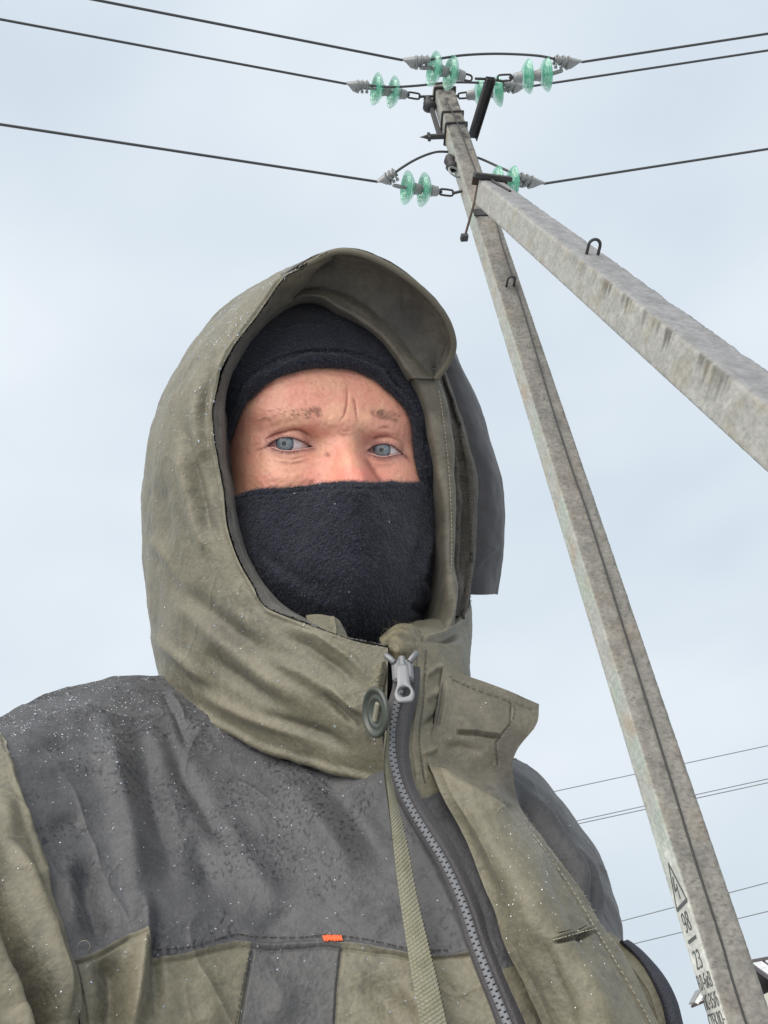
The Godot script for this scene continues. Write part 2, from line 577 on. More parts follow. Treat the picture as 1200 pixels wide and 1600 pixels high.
func insulator_string(anchor: Vector3, d1: Vector3, d2: Vector3, clamp_a: Vector3, wire_end: Vector3, jump: Vector3, label: String) -> void:
	var o := thing("insulator_string", label, "insulator", anchor, "glass insulator strings at the pole top")
	var ax := (d1 - anchor).normalized()
	var l := anchor.distance_to(d1)
	var sh := torus(anchor + ax * 0.055, ax.cross(Vector3(0.2, 0.6, 0.8)), 0.022, 0.008, ax * 0.035)
	put("shackle", sh, M.steel, o)
	put("link", tube(PackedVector3Array([anchor + ax * 0.09, anchor + ax * (l - 0.10)]), 0.011, 8), M.steel, o)
	var at := d1
	for k in 2:
		var c: Vector3 = d1 if k == 0 else d2
		var a := (d2 - d1).normalized()
		var shell := PackedVector2Array([Vector2(0.030, -0.034), Vector2(0.052, -0.030), Vector2(0.080, -0.016), Vector2(0.108, 0.002), Vector2(0.124, 0.020), Vector2(0.1275, 0.030), Vector2(0.124, 0.034), Vector2(0.113, 0.026), Vector2(0.102, 0.014), Vector2(0.096, 0.044), Vector2(0.090, 0.046), Vector2(0.085, 0.010), Vector2(0.072, 0.006), Vector2(0.067, 0.042), Vector2(0.061, 0.042), Vector2(0.056, 0.002), Vector2(0.036, 0.0), Vector2(0.030, 0.014), Vector2(0.0, 0.014), Vector2(0.0, -0.034), Vector2(0.030, -0.034)])
		var disc := put("glass_disc", lathe(shell, c, a, 36), M.glass, o)
		put("cap", lathe(PackedVector2Array([Vector2(0, -0.098), Vector2(0.026, -0.098), Vector2(0.036, -0.090), Vector2(0.039, -0.070), Vector2(0.040, -0.055), Vector2(0.046, -0.036), Vector2(0.046, -0.0345), Vector2(0, -0.0345)]), c, a, 20), M.galv, disc)
		put("pin", lathe(PackedVector2Array([Vector2(0, 0.0145), Vector2(0.020, 0.0145), Vector2(0.013, 0.03), Vector2(0.011, 0.075), Vector2(0, 0.075)]), c, a, 12), M.galv, disc)
		at = c + a * 0.07
	put("eye_rod", tube(PackedVector3Array([at, at.lerp(clamp_a, 0.6)]), 0.012, 8), M.galv, o)
	put("eye_link", torus(at.lerp(clamp_a, 0.75), Vector3(0.2, 0.7, 0.6), 0.022, 0.010, (clamp_a - at).normalized() * 0.02), M.galv, o)
	# the strain clamp: a bowed trough from the wire end to the jumper end with three U bolts
	var w := (jump - wire_end)
	var down := (clamp_a - (wire_end + jump) * 0.5)
	down = (down - w * down.dot(w) / w.length_squared()).normalized()
	var across := w.normalized().cross(down)
	var body := []
	var sec := [[0.0, 0.012, -0.012, 0.010], [0.12, 0.012, 0.016, 0.016], [0.3, 0.016, 0.058, 0.018], [0.48, 0.020, 0.070, 0.020], [0.62, 0.020, 0.050, 0.020], [0.8, 0.018, 0.028, 0.018], [1.0, 0.014, 0.02, 0.015]]
	for s in sec:
		var c: Vector3 = wire_end + w * s[0]
		var row := PackedVector3Array()
		for q in [[-1, -0.9], [1, -0.9], [1.1, 0.2], [0.5, 1.0], [-0.5, 1.0], [-1.1, 0.2], [-1, -0.9]]:
			row.append(c + across * (q[0] * s[3]) + down * (s[1] * q[1] if q[1] < 0 else s[2] * q[1]))
		body.append(row)
	var pts := PackedVector3Array()
	for row in body: pts.append_array(row)
	put("clamp_body", grid_mesh(pts, 6, body.size() - 1, PackedColorArray(), false, true), M.galv, o)
	for k in 3:
		var c := wire_end + w * (0.50 + 0.2 * k)
		var u := PackedVector3Array()
		for i in 13:
			var t := PI * i / 12.0
			u.append(c + across * cos(t) * 0.026 - down * (sin(t) * 0.026 + 0.004))
		u.insert(0, c + across * 0.026 + down * 0.06)
		u.append(c - across * 0.026 + down * 0.06)
		put("u_bolt", tube(u, 0.0065, 6), M.galv, o)
		for sd in [-1.0, 1.0]:
			put("bolt_nut", block(c + across * 0.026 * sd + down * 0.05, across * 0.011, down * 0.008, w.normalized() * 0.011, 0.002), M.galv, o)

func conductor(called: String, a: Vector3, b: Vector3, far: float, r: float, sag: float, label: String, group: String, mat: Material) -> void:
	var d := (b - a).normalized()
	var pts := PackedVector3Array()
	for k in 41:
		var t := k / 40.0
		var s := t * t * far
		pts.append(a + d * s - Vector3(0, sag * 4.0 * t * t * (1.0 - t * t), 0))
	var o := thing(called, label, "power line", a, group)
	put("strand", tube(pts, r, 8), mat, o)

func build_place() -> void:
	# ground: thin old snow to the horizon
	var gp := PackedVector3Array()
	var rad := [0.0, 0.6, 1.2, 2.0, 3.0, 4.5, 7.0, 11.0, 18.0, 30.0, 60.0, 150.0, 500.0, 1500.0]
	for q in rad:
		for i in 49:
			var a := TAU * i / 48.0
			var v := Vector3(cos(a) * q, 0, sin(a) * q)
			v.y = (0.05 * noise.get_noise_2d(v.x * 0.8, v.z * 0.8) - 0.01) if q > 1.5 and q < 100.0 else 0.0
			gp.append(v)
	put("ground", grid_mesh(gp, 48, rad.size() - 1, PackedColorArray(), true, true), M.snow, null, "structure")

	var foot := Vector3(sin(deg_to_rad(12.95)) * 5.0, 0, -cos(deg_to_rad(12.95)) * 5.0)
	var top := foot + Vector3(0, 8.47, 0)
	var face := Vector3(sin(deg_to_rad(10.0)), 0, cos(deg_to_rad(10.0)))
	var pole := thing("utility_pole", "tall square grey concrete pole carrying the wires, hand painted numbers near its foot", "pole", foot)
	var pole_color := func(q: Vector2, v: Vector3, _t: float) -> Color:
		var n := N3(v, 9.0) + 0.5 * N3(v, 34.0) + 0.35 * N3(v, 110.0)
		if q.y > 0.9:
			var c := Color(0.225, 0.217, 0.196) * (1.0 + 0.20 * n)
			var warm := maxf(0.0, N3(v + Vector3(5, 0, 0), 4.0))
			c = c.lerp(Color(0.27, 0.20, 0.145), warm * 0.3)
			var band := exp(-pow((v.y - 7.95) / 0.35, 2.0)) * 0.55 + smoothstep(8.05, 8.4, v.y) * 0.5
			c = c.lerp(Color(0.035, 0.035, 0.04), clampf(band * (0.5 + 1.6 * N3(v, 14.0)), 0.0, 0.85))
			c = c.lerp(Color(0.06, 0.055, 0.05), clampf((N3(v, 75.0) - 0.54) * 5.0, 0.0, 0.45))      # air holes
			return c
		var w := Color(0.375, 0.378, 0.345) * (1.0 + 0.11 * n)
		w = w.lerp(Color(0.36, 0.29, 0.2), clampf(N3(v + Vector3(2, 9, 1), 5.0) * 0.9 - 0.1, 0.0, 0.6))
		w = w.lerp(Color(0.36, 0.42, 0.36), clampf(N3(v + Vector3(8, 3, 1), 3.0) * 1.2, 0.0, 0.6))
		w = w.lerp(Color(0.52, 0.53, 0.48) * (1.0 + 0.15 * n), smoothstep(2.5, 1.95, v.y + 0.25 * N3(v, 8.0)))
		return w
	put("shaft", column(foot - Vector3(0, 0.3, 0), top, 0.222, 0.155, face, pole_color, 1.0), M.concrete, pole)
	var right := Vector3.UP.cross(face)    # towards the right of the rough face
	var half := func(y: float) -> float: return lerpf(0.222, 0.155, (y + 0.3) / (top.y + 0.3)) * 0.5
	# lettering brushed on the left face
	var texts := [["98", 1.935, 0.085, 0.0, 0.085], ["23", 1.775, 0.078, 0.0, 0.08], ["ВЛ-6кВ", 1.685, 0.062, 0.0, 0.165], ["ПС-35/6", 1.605, 0.062, 0.0, 0.17], ["СТЕКЛО-", 1.53, 0.058, 0.0, 0.18], ["ЗАВОД", 1.455, 0.058, 0.0, 0.15]]
	for t in texts:
		var tm := TextMesh.new()
		tm.text = t[0]
		var sf := SystemFont.new()
		sf.font_names = PackedStringArray(["Droid Sans"])
		tm.font = sf
		tm.font_size = 64
		tm.pixel_size = 0.001
		tm.depth = 0.02
		var wide := maxf(tm.get_aabb().size.x, 0.01)
		var high := maxf(tm.get_aabb().size.y, 0.01)
		var letters := MeshInstance3D.new()
		letters.mesh = tm
		letters.material_override = M.paint
		letters.name = "lettering" if pole.get_node_or_null("lettering") == null else "lettering_%03d" % pole.get_child_count()
		pole.add_child(letters)
		var bx: Vector3 = face * (t[4] / wide)
		var by: Vector3 = Vector3.UP * (t[2] / high)
		var bz := -right * 0.1
		letters.transform = Transform3D(Basis(bx, by, bz), foot * 0.0 + Vector3(0, t[1], 0) - right * (half.call(t[1]) + 0.0012) + face * 0.0)
	var bar := func(a: Vector2, b: Vector2, wd: float) -> ArrayMesh:    # a brush stroke on the left face: (along face, height)
		var pa: Vector3 = foot + Vector3(0, a.y, 0) - right * (half.call(a.y) + 0.001) + face * a.x
		var pb: Vector3 = foot + Vector3(0, b.y, 0) - right * (half.call(b.y) + 0.001) + face * b.x
		var dir := (pb - pa).normalized()
		return block((pa + pb) * 0.5, dir * (pa.distance_to(pb) * 0.5), right * 0.0012, dir.cross(right) * wd)
	put("painted_triangle", join([bar.call(Vector2(-0.07, 2.00), Vector2(0.085, 2.015), 0.008), bar.call(Vector2(-0.07, 2.00), Vector2(0.0, 2.20), 0.004), bar.call(Vector2(0.085, 2.015), Vector2(0.0, 2.20), 0.005)]), M.paint, pole)
	put("painted_bolt", join([bar.call(Vector2(0.0, 2.135), Vector2(-0.022, 2.075), 0.005), bar.call(Vector2(-0.022, 2.075), Vector2(0.02, 2.085), 0.005), bar.call(Vector2(0.02, 2.10), Vector2(0.012, 2.035), 0.004)]), M.paint, pole)
	put("painted_line", bar.call(Vector2(-0.05, 1.855), Vector2(0.06, 1.862), 0.007), M.paint, pole)
	# lifting eyes cast in the rough face
	var hook := func(at: Vector3, out: Vector3, up: Vector3, r: float, long: float) -> ArrayMesh:
		var q := PackedVector3Array()
		var sd := out.cross(up).normalized()
		q.append(at - sd * r - out * 0.02)
		for i in 11:
			var t := PI * i / 10.0
			q.append(at + out * long - sd * cos(t) * r + out * sin(t) * r)
		q.append(at + sd * r - out * 0.02)
		return tube(q, 0.008, 8)
	var on_face := func(px: float, py: float) -> Vector3:      # where the line of sight meets the rough face
		var r := ray(px, py)
		var o := foot + face * 0.094
		return eye + r * ((o - eye).dot(face) / r.dot(face))
	put("lifting_eye", hook.call(on_face.call(797, 446) + face * 0.004, face, Vector3.UP, 0.026, 0.05), M.steel, pole)
	# bands round the shaft
	for b in [[8.36, 0.012], [8.03, 0.009], [7.88, 0.009]]:
		var h: float = half.call(b[0]) + 0.006
		var q := PackedVector3Array()
		for c in [[-1, -1], [-1, 1], [1, 1], [1, -1], [-1, -1]]:
			q.append(foot + Vector3(0, b[0] + 0.02 * c[1], 0) + right * h * c[0] + face * h * c[1])
		var dense := PackedVector3Array()
		for k in 4:
			for i in 8: dense.append(q[k].lerp(q[k + 1], i / 8.0))
		dense.append(q[4])
		put("band", tube(dense, b[1], 8), M.steel, pole)
	# steel at the brace joint
	var jb: Vector3 = on_face.call(752, 331)
	var jw: float = half.call(jb.y) + 0.010
	put("joint_band", block(Vector3(foot.x, jb.y, foot.z) + face * (half.call(jb.y) + 0.006), right * jw, Vector3.UP * 0.035, face * 0.006, 0.002), M.steel, pole)
	var nb: Vector3 = on_face.call(728, 371)
	put("tie_rod", tube(PackedVector3Array([on_face.call(744, 300) + face * 0.16, on_face.call(742, 324) + face * 0.05 - right * 0.01, nb - right * 0.01]), 0.009, 8), M.rust, pole)
	put("rod_nut", block(nb - right * 0.012, right * 0.026, face * 0.026, Vector3.UP * 0.018, 0.004), M.steel, pole)
	# a small bent tin bracket on the left edge near the lettering
	for q in [[1106, 1541, 1095, 1562, M.galv, 0.008], [1098, 1566, 1112, 1560, M.rust, 0.010], [1108, 1550, 1099, 1563, plain(lin(0.62, 0.63, 0.64), 0.6), 0.018]]:
		var pa: Vector3 = on_face.call(q[0], q[1]) - face * 0.12
		var pb: Vector3 = on_face.call(q[2], q[3]) - face * 0.12
		var dir := (pb - pa).normalized()
		put("tin_bracket", block((pa + pb) * 0.5, dir * pa.distance_to(pb) * 0.5, face * 0.03, face.cross(dir).normalized() * q[5] * 0.5, 0.001), q[4], pole)

	# brace
	var b_top := P(766, 303, 6.56)
	var b_low := P(1200, 655, 3.23)
	var b_dir := (b_low - b_top).normalized()
	var b_foot := b_top + b_dir * ((b_top.y + 0.3) / -b_dir.y)
	var brace := thing("brace_pole", "slanting grey concrete brace pole leaning against the upright pole, with dark water stains", "pole", Vector3(b_foot.x, 0, b_foot.z))
	var up_face := Vector3.UP - b_dir * Vector3.UP.dot(b_dir)
	up_face = up_face.normalized().rotated(b_dir, deg_to_rad(BRACE_TURN))
	var brace_color := func(q: Vector2, v: Vector3, t: float) -> Color:
		var n := N3(v, 9.0) + 0.5 * N3(v, 34.0)
		if q.y > 0.9:
			return Color(0.225, 0.228, 0.235) * (1.0 + 0.18 * n)
		var c := Color(0.325, 0.325, 0.300) * (1.0 + 0.12 * n)
		if absf(q.x) > 0.9:     # runs of dirty water from the upper edge
			var way := t * 9.0
			var drip := 0.32 + 0.85 * noise.get_noise_2d(way * 5.0, 4.0) + 0.35 * noise.get_noise_2d(way * 24.0, 14.0)
			var down := (1.0 - q.y) * 0.5
			var k := clampf((drip - down * 1.3) * 1.6, 0.0, 1.0) * smoothstep(0.8, 0.62, t) * (0.55 + 0.8 * maxf(0.0, noise.get_noise_2d(way * 2.5, 44.0) + 0.2))
			c = c.lerp(Color(0.07, 0.066, 0.05), clampf(k * 1.2, 0.0, 0.8))
			c = c.lerp(Color(0.26, 0.22, 0.15), clampf(N3(v + Vector3(3, 1, 4), 6.0) - 0.2, 0.0, 0.3))
		return c
	put("shaft", column(b_foot, b_top + -b_dir * 0.03, 0.215, 0.172, up_face, brace_color, 0.7), M.concrete, brace)
	var eye_at := b_top
	for k in 400:
		eye_at = b_top + b_dir * (k * 0.01) + up_face * 0.088
		if PX(eye_at).x > 924.0: break
	put("lifting_eye", hook.call(eye_at, up_face, b_dir, 0.030, 0.05), M.steel, brace)
	var bs := up_face.cross(b_dir)
	put("end_bracket", block(b_top + up_face * 0.110 - b_dir * 0.012, bs * 0.132, b_dir * 0.028, up_face * 0.016, 0.003), M.steel, brace)
	put("end_plate", block(b_top + up_face * 0.07 - b_dir * 0.066, bs * 0.125, b_dir * 0.006, up_face * 0.035, 0.002), M.rust, brace)
	put("loose_rod", tube(PackedVector3Array([b_top + up_face * 0.095 + b_dir * 0.05 - bs * 0.02, b_top + up_face * 0.092 + b_dir * 0.38 + bs * 0.02]), 0.009, 6), M.steel, brace)

	# crossarm and the black pin insulator at the back
	var tip := Y(765, 124, 7.97)
	var root := Y(738, 212, 7.97)
	var arm := thing("crossarm", "short black steel channel crossarm reaching out from the pole top", "crossarm", root)
	var ad := (tip - root).normalized()
	var asd := ad.cross(Vector3.UP).normalized()
	var al := tip.distance_to(root) * 0.5 + 0.02
	var mid := (tip + root) * 0.5
	put("web", block(mid, ad * al, asd * 0.036, Vector3.UP * 0.004), M.steel, arm)
	put("flange", block(mid + asd * 0.034 - Vector3.UP * 0.024, ad * al, asd * 0.0035, Vector3.UP * 0.020, 0.001), M.steel, arm)
	put("flange", block(mid - asd * 0.034 - Vector3.UP * 0.024, ad * al, asd * 0.0035, Vector3.UP * 0.020, 0.001), M.steel, arm)
	put("end_hook", join([tube(PackedVector3Array([tip - asd * 0.12 - Vector3.UP * 0.01, tip - asd * 0.03, tip + asd * 0.03, tip + asd * 0.12 - Vector3.UP * 0.01]), 0.010, 8)]), M.steel, arm)
	put("ring_nut", torus(root + asd * 0.085 - ad * 0.02 - Vector3.UP * 0.02, ad + Vector3.UP * 0.8, 0.032, 0.009), M.steel, arm)
	put("bolt_head", block(root + asd * 0.06 - ad * 0.12, asd * 0.018, ad * 0.018, Vector3.UP * 0.03, 0.003), M.steel, arm)
	var pin_at := foot + Vector3(0, 8.30, 0) - right * 0.135 - face * 0.02
	var pin := thing("pin_insulator", "black pin insulator and bracket on the far side of the pole top", "insulator", pin_at)
	put("shell", lathe(PackedVector2Array([Vector2(0, -0.05), Vector2(0.035, -0.05), Vector2(0.058, -0.02), Vector2(0.038, 0.01), Vector2(0.046, 0.03), Vector2(0.027, 0.06), Vector2(0.034, 0.08), Vector2(0.022, 0.11), Vector2(0, 0.11)]), pin_at, Vector3.UP, 20), M.steel, pin)
	put("bracket", block(pin_at + Vector3(0.01, -0.22, 0), right * 0.018, Vector3.UP * 0.20, face * 0.016, 0.004), M.steel, pin)
	put("foot_plate", block(pin_at + Vector3(0, -0.42, 0) - right * 0.02, right * 0.07, Vector3.UP * 0.012, face * 0.02, 0.003), M.steel, pin)
	put("spike", join([lathe(PackedVector2Array([Vector2(0, 0), Vector2(0.028, 0.0), Vector2(0.012, 0.05), Vector2(0, 0.09)]), pin_at + Vector3(0, -0.42, 0) - right * 0.07, -right, 6)]), M.steel, pin)
	put("spike_nut", block(pin_at + Vector3(0, -0.42, 0) - right * 0.08, right * 0.012, Vector3.UP * 0.035, face * 0.02, 0.003), M.steel, pin)
	var low_at: Vector3 = foot + Vector3(0, 7.52, 0) - right * (half.call(7.5) + 0.03)
	var low := thing("jumper_insulator", "small black insulator holding the looped jumper on the pole side", "insulator", low_at)
	put("shell", lathe(PackedVector2Array([Vector2(0, -0.09), Vector2(0.03, -0.09), Vector2(0.05, -0.05), Vector2(0.03, -0.02), Vector2(0.05, 0.02), Vector2(0.03, 0.07), Vector2(0, 0.08)]), low_at, Vector3.UP, 20), M.steel, low)
	put("wire_wrap", torus(low_at + Vector3(0.0, -0.16, 0) + face * 0.03, right * 0.4 + face, 0.055, 0.008), M.galv, low)
	# earth wire down the rough face
	var ew := PackedVector3Array()
	for q in [[697, 160], [707, 178], [722, 214], [734, 246], [745, 276], [760, 322], [775, 350], [783, 381], [797, 425], [812, 470], [830, 530], [849, 595], [866, 652], [893, 735], [916, 800], [943, 885], [974, 985], [1010, 1100], [1050, 1230], [1085, 1345], [1125, 1470], [1164, 1600]]:
		ew.append(on_face.call(q[0], q[1]) + face * 0.012)
	ew.append(Vector3(ew[21].x, 0.05, ew[21].z) + face * 0.01)
	var e := thing("earth_wire", "thin dark rusty earthing wire running down the front of the upright pole", "wire", foot)
	put("strand", tube(smooth_line(ew, 160), 0.0052, 6), M.steel, e)

	# strings, conductors, jumpers
	var ya := 7.97
	var yc := 8.39
	var ye := 7.2
	var s1 := [Y(737, 123, ya), Y(708, 115, ya), Y(682, 109, ya), Y(664, 106, ya), Y(629, 94, ya), Y(672, 93, ya)]
	var s2 := [Y(778, 122, ya), Y(821, 120, ya), Y(850, 117, ya), Y(872, 112, ya), Y(909, 97, ya), Y(866, 92, ya)]
	var s3 := [Y(656, 151, yc), Y(618, 145, yc), Y(592, 140, yc), Y(572, 137, yc), Y(541, 131, yc), Y(577, 132, yc)]
	var s4 := [Y(716, 150, yc), Y(747, 147, yc), Y(775, 143, yc), Y(793, 140, yc), Y(822, 136, yc), Y(786, 130, yc)]
	var s5 := [Y(708, 302, ye), Y(666, 297, ye), Y(640, 294, ye), Y(622, 291, ye), Y(590, 284, ye), Y(618, 268, ye)]
	var s6 := [Y(745, 292, ye), Y(773, 286, ye), Y(797, 286, ye), Y(814, 289, ye), Y(850, 287, ye), Y(810, 275, ye)]
	var names := ["green glass insulator pair left of the crossarm, topmost on the left", "green glass insulator pair right of the crossarm, topmost on the right", "green glass insulator pair left of the pole top, below the topmost pair", "green glass insulator pair partly behind the black crossarm", "green glass insulator pair left of the pole, lowest on the left", "green glass insulator pair mostly hidden behind the brace top"]
	var all := [s1, s2, s3, s4, s5, s6]
	for k in 6:
		var s: Array = all[k]
		insulator_string(s[0], s[1], s[2], s[3], s[4], s[5], names[k])
	for k in [2, 3, 4, 5]:      # eye bolts through the shaft carry the strings
		var at: Vector3 = all[k][0]
		put("eye_bolt", tube(PackedVector3Array([at + (Vector3(foot.x, at.y, foot.z) - at) * -0.05, Vector3(foot.x, at.y, foot.z)]), 0.011, 8), M.steel, pole)
	var g := "conductors leaving the pole"
	conductor("conductor", s1[4], Y(155, 0, ya), 45.0, 0.0095, 0.04, "upper black power line running left, highest in the sky on the left", g, M.wire)
	conductor("conductor", s2[4], Y(1200, 52, ya), 45.0, 0.0095, 0.04, "upper black power line running right, highest in the sky on the right", g, M.wire)
	conductor("conductor", s3[4], Y(0, 29, yc), 45.0, 0.0095, 0.04, "middle black power line running left below the highest one", g, M.wire)
	conductor("conductor", s4[4], Y(1200, 78, yc), 45.0, 0.0095, 0.04, "middle black power line running right just below the highest one", g, M.wire)
	conductor("conductor", s5[4], Y(0, 193, ye), 45.0, 0.0095, 0.04, "lowest black power line running left from the pole", g, M.wire)
	conductor("conductor", s6[4], Y(1200, 232, ye), 45.0, 0.0095, 0.04, "lowest black power line running right above the brace", g, M.wire)
	var jumpers := [
		["upper jumper wire arching between the two topmost insulator pairs", [[664, 94, ya], [690, 91, ya + 0.06], [727, 86, ya + 0.16], [780, 84, ya + 0.18], [840, 87, ya + 0.08], [874, 94, ya]]],
		["middle jumper wire passing behind the pole top", [[575, 133, yc], [610, 136, yc - 0.05], [650, 134, yc - 0.02], [700, 129, yc + 0.0], [740, 129, yc], [768, 131, yc], [792, 133, yc]]],
		["lower jumper wire looping up over the pole side", [[612, 274, ye], [628, 262, ye + 0.06], [650, 249, ye + 0.2], [672, 240, ye + 0.32], [690, 237, ye + 0.50], [720, 240, ye + 0.60], [748, 247, ye + 0.50], [780, 261, ye + 0.22], [816, 277, ye]]]]
	for j in jumpers:
		var q := PackedVector3Array()
		for a in j[1]: q.append(Y(a[0], a[1], a[2]))
		if j[0].begins_with("lower"):     # goes round the back of the pole
			pass
		var o := thing("jumper_wire", j[0], "wire", q[0], "jumper wires at the pole top")
		put("strand", tube(smooth_line(q, 48), 0.0095, 8), M.wire, o)
	# a second line far behind
	var fars := [[860, 1238, 1200, 1165, 11.5, "highest thin far wire behind the man's shoulder"], [895, 1284, 1200, 1217, 10.4, "upper of the two close thin far wires"], [900, 1288, 1200, 1223, 10.3, "lower of the two close thin far wires"], [968, 1440, 1200, 1379, 6.8, "fourth far wire down behind the pole"], [985, 1476, 1200, 1424, 6.0, "lowest far wire near the pole lettering"]]
	for q in fars:
		var a := Y(q[0], q[1], q[4])
		var b := Y(q[2], q[3], q[4])
		var d := (b - a).normalized()
		conductor("far_wire", a - d * 25.0, b, 70.0, 0.017, 0.0, q[5], "thin wires of a second line far behind", M.wire_far)
	build_houses()

func build_houses() -> void:
	var a := P(1172, 1508, 24.0)
	var rr := cam_right
	rr.y = 0
	rr = rr.normalized().rotated(Vector3.UP, deg_to_rad(-6.0))
	var bk := rr.cross(Vector3.UP)
	bk = bk if bk.z > 0 else -bk             # towards us
	var o := thing("house", "pale house with snow striped dark roof, at the right edge behind the pole foot", "house", Vector3(a.x + rr.x * 4.0, 0, a.z + rr.z * 4.0))
	var c := a + rr * 4.0
	var dark := plain(lin(0.07, 0.06, 0.065), 0.7)
	var wall := plain(lin(0.56, 0.53, 0.44), 0.85)
	for s in [1.0, -1.0]:
		var sl: Vector3 = bk * 1.7 * s - Vector3.UP * 0.62
		var nrm := rr.cross(sl).normalized()
		nrm = nrm if nrm.y > 0 else -nrm
		put("roof", block(c + sl * 0.5, rr * 4.0, sl * 0.5, nrm * 0.05, 0.01), dark, o)
		for k in 26:      # snow lying between the ribs of the sheet
			put("roof_snow", block(c + sl * 0.52 + nrm * 0.07 + rr * (-3.85 + 7.7 * k / 25.0), rr * 0.115, sl * 0.42, nrm * 0.022, 0.01), M.snow, o)
		put("fascia", block(c + sl + Vector3.UP * -0.07 + bk * 0.02 * s, rr * 4.02, Vector3.UP * 0.075, bk * 0.02), dark, o)
	put("ridge_cap", block(c + Vector3.UP * 0.06, rr * 4.0, Vector3.UP * 0.05, bk * 0.12, 0.02), dark, o)
	var eave := c.y - 0.66
	put("wall", block(Vector3(c.x, eave * 0.5, c.z), rr * 3.8, Vector3.UP * eave * 0.5, bk * 1.4), wall, o)
	for k in 3:
		var at := Vector3(c.x, eave - 1.3, c.z) + bk * 1.41 + rr * (-2.6 + 2.6 * k)
		var w0 := put("window", block(at, rr * 0.55, Vector3.UP * 0.6, bk * 0.03), plain(lin(0.7, 0.7, 0.7), 0.6), o)
		put("pane", block(at + bk * 0.032, rr * 0.46, Vector3.UP * 0.51, bk * 0.006), plain(lin(0.03, 0.035, 0.04), 0.1), w0)

# ---------- the man ----------
var man: Node3D
var face_fwd: Vector3
var face_right: Vector3
var face_up: Vector3
var face_mid: Vector3
var eyes := []          # [centre, radius, gaze target, upper outline...]
var lid_l: PackedVector2Array
var lid_r: PackedVector2Array
var dm_face := {}
var dm := {}

func face_plane(px: float, py: float) -> float:
	var r := ray(px, py)
	return face_fwd.dot(face_mid) / face_fwd.dot(r)
func g2(x: float, y: float, cx: float, cy: float, sx: float, sy: float) -> float:
	return exp(-pow((x - cx) / sx, 2.0) - pow((y - cy) / sy, 2.0))
func face_base(px: float, py: float) -> float:     # millimetres in front of the plane through the eyes
	var r := ray(px, py)
	var q := r * face_plane(px, py) - face_mid
	var u := q.dot(face_right) * 1000.0
	var v := q.dot(face_up) * 1000.0
	var au := absf(u)
	var w := -u * u / 420.0 - 8.0 * pow(au / 53.0, 6.0)
	if v > 22.0: w -= 5.5 * pow((v - 22.0) / 30.0, 2.0)
	w += 7.0 * smoothstep(6.0, 24.0, v) * (1.0 - 0.25 * smoothstep(20.0, 60.0, au))
	# brow ridge, heavier towards the nose
	w += 2.6 * exp(-pow((v - 14.0 - 0.0012 * u * u) / 8.0, 2.0)) * exp(-pow(au / 44.0, 4.0))
	w += 1.8 * g2(u, v, 3.0, 18.0, 9.0, 9.0)
	# sockets
	w -= 3.4 * g2(au, v, 27.0, 5.0, 13.0, 7.0)
	w -= 5.0 * g2(au, v, 16.0, 0.0, 6.0, 8.0)
	# cheekbones and the fold below the lower lid
	w += 4.5 * g2(au, v, 36.0, -20.0, 17.0, 11.0)
	w -= 1.2 * g2(au, v, 24.0, -13.0, 14.0, 4.0)
	# nose: ridge in picture places, steeper on the far side
	var xn := 0.0
	if py < 700.0: xn = lerpf(541.0, 549.0, (py - 650.0) / 50.0)
	else: xn = lerpf(549.0, 561.0, (py - 700.0) / 56.0)
	var hn := 33.0 * smoothstep(19.0, -40.0, v) + 2.5 * g2(v, 0, -3.0, 0, 10.0, 1.0)
	var t := clampf((py - 660.0) / 96.0, 0.0, 1.0)
	var sl := lerpf(22.0, 42.0, t * t)
	var sr := lerpf(12.0, 23.0, t)
	var dx := px - xn
	var k := -dx / sl if dx < 0.0 else dx / sr
	var shape := exp(-pow(k, 2.3 if dx < 0.0 else 3.0))
	w += hn * shape
	return w
func lid_field(e: Array, px: float, py: float) -> float:   # front of the eyeball as millimetres in front of the plane, or a very low value
	var r := ray(px, py)
	var oc: Vector3 = e[0] - eye
	var a := r.length_squared()
	var b := r.dot(oc)
	var c: float = oc.length_squared() - e[1] * e[1]
	var disc: float = b * b - a * c
	if disc <= 0.0: return -999.0
	var d := (b - sqrt(disc)) / a
	return (face_plane(px, py) - d) * 1000.0
func smax(a: float, b: float, k: float) -> float:
	var h := clampf(0.5 + 0.5 * (a - b) / k, 0.0, 1.0)
	return lerpf(b, a, h) + k * h * (1.0 - h)

func face_w(px: float, py: float, folds: Array) -> float:
	var w := face_base(px, py)
	var x := Vector2(px, py)
	for e in eyes:
		if absf(px - e[3].x) < 60.0 and absf(py - e[3].y) < 36.0:
			var f := lid_field(e, px, py)
			if f > -900.0:
				w = smax(w, f + 1.5, 2.2)
			var s := signed(e[2], x)
			if s > -5.0:
				if s > 0.0:
					w = lerpf(w, maxf(f - 3.0, w - 4.0), smoothstep(0.0, 1.3, s))
				else:       # rolled lid margin
					w += 0.35 * exp(-pow((s + 2.0) / 1.6, 2.0))
	w += crease_at(folds, x) * 1000.0
	for e in eyes:
		if absf(px - e[3].x) < 60.0 and absf(py - e[3].y) < 36.0 and signed(e[2], x) < 0.0:
			w = maxf(w, lid_field(e, px, py) + 0.55)
	return w

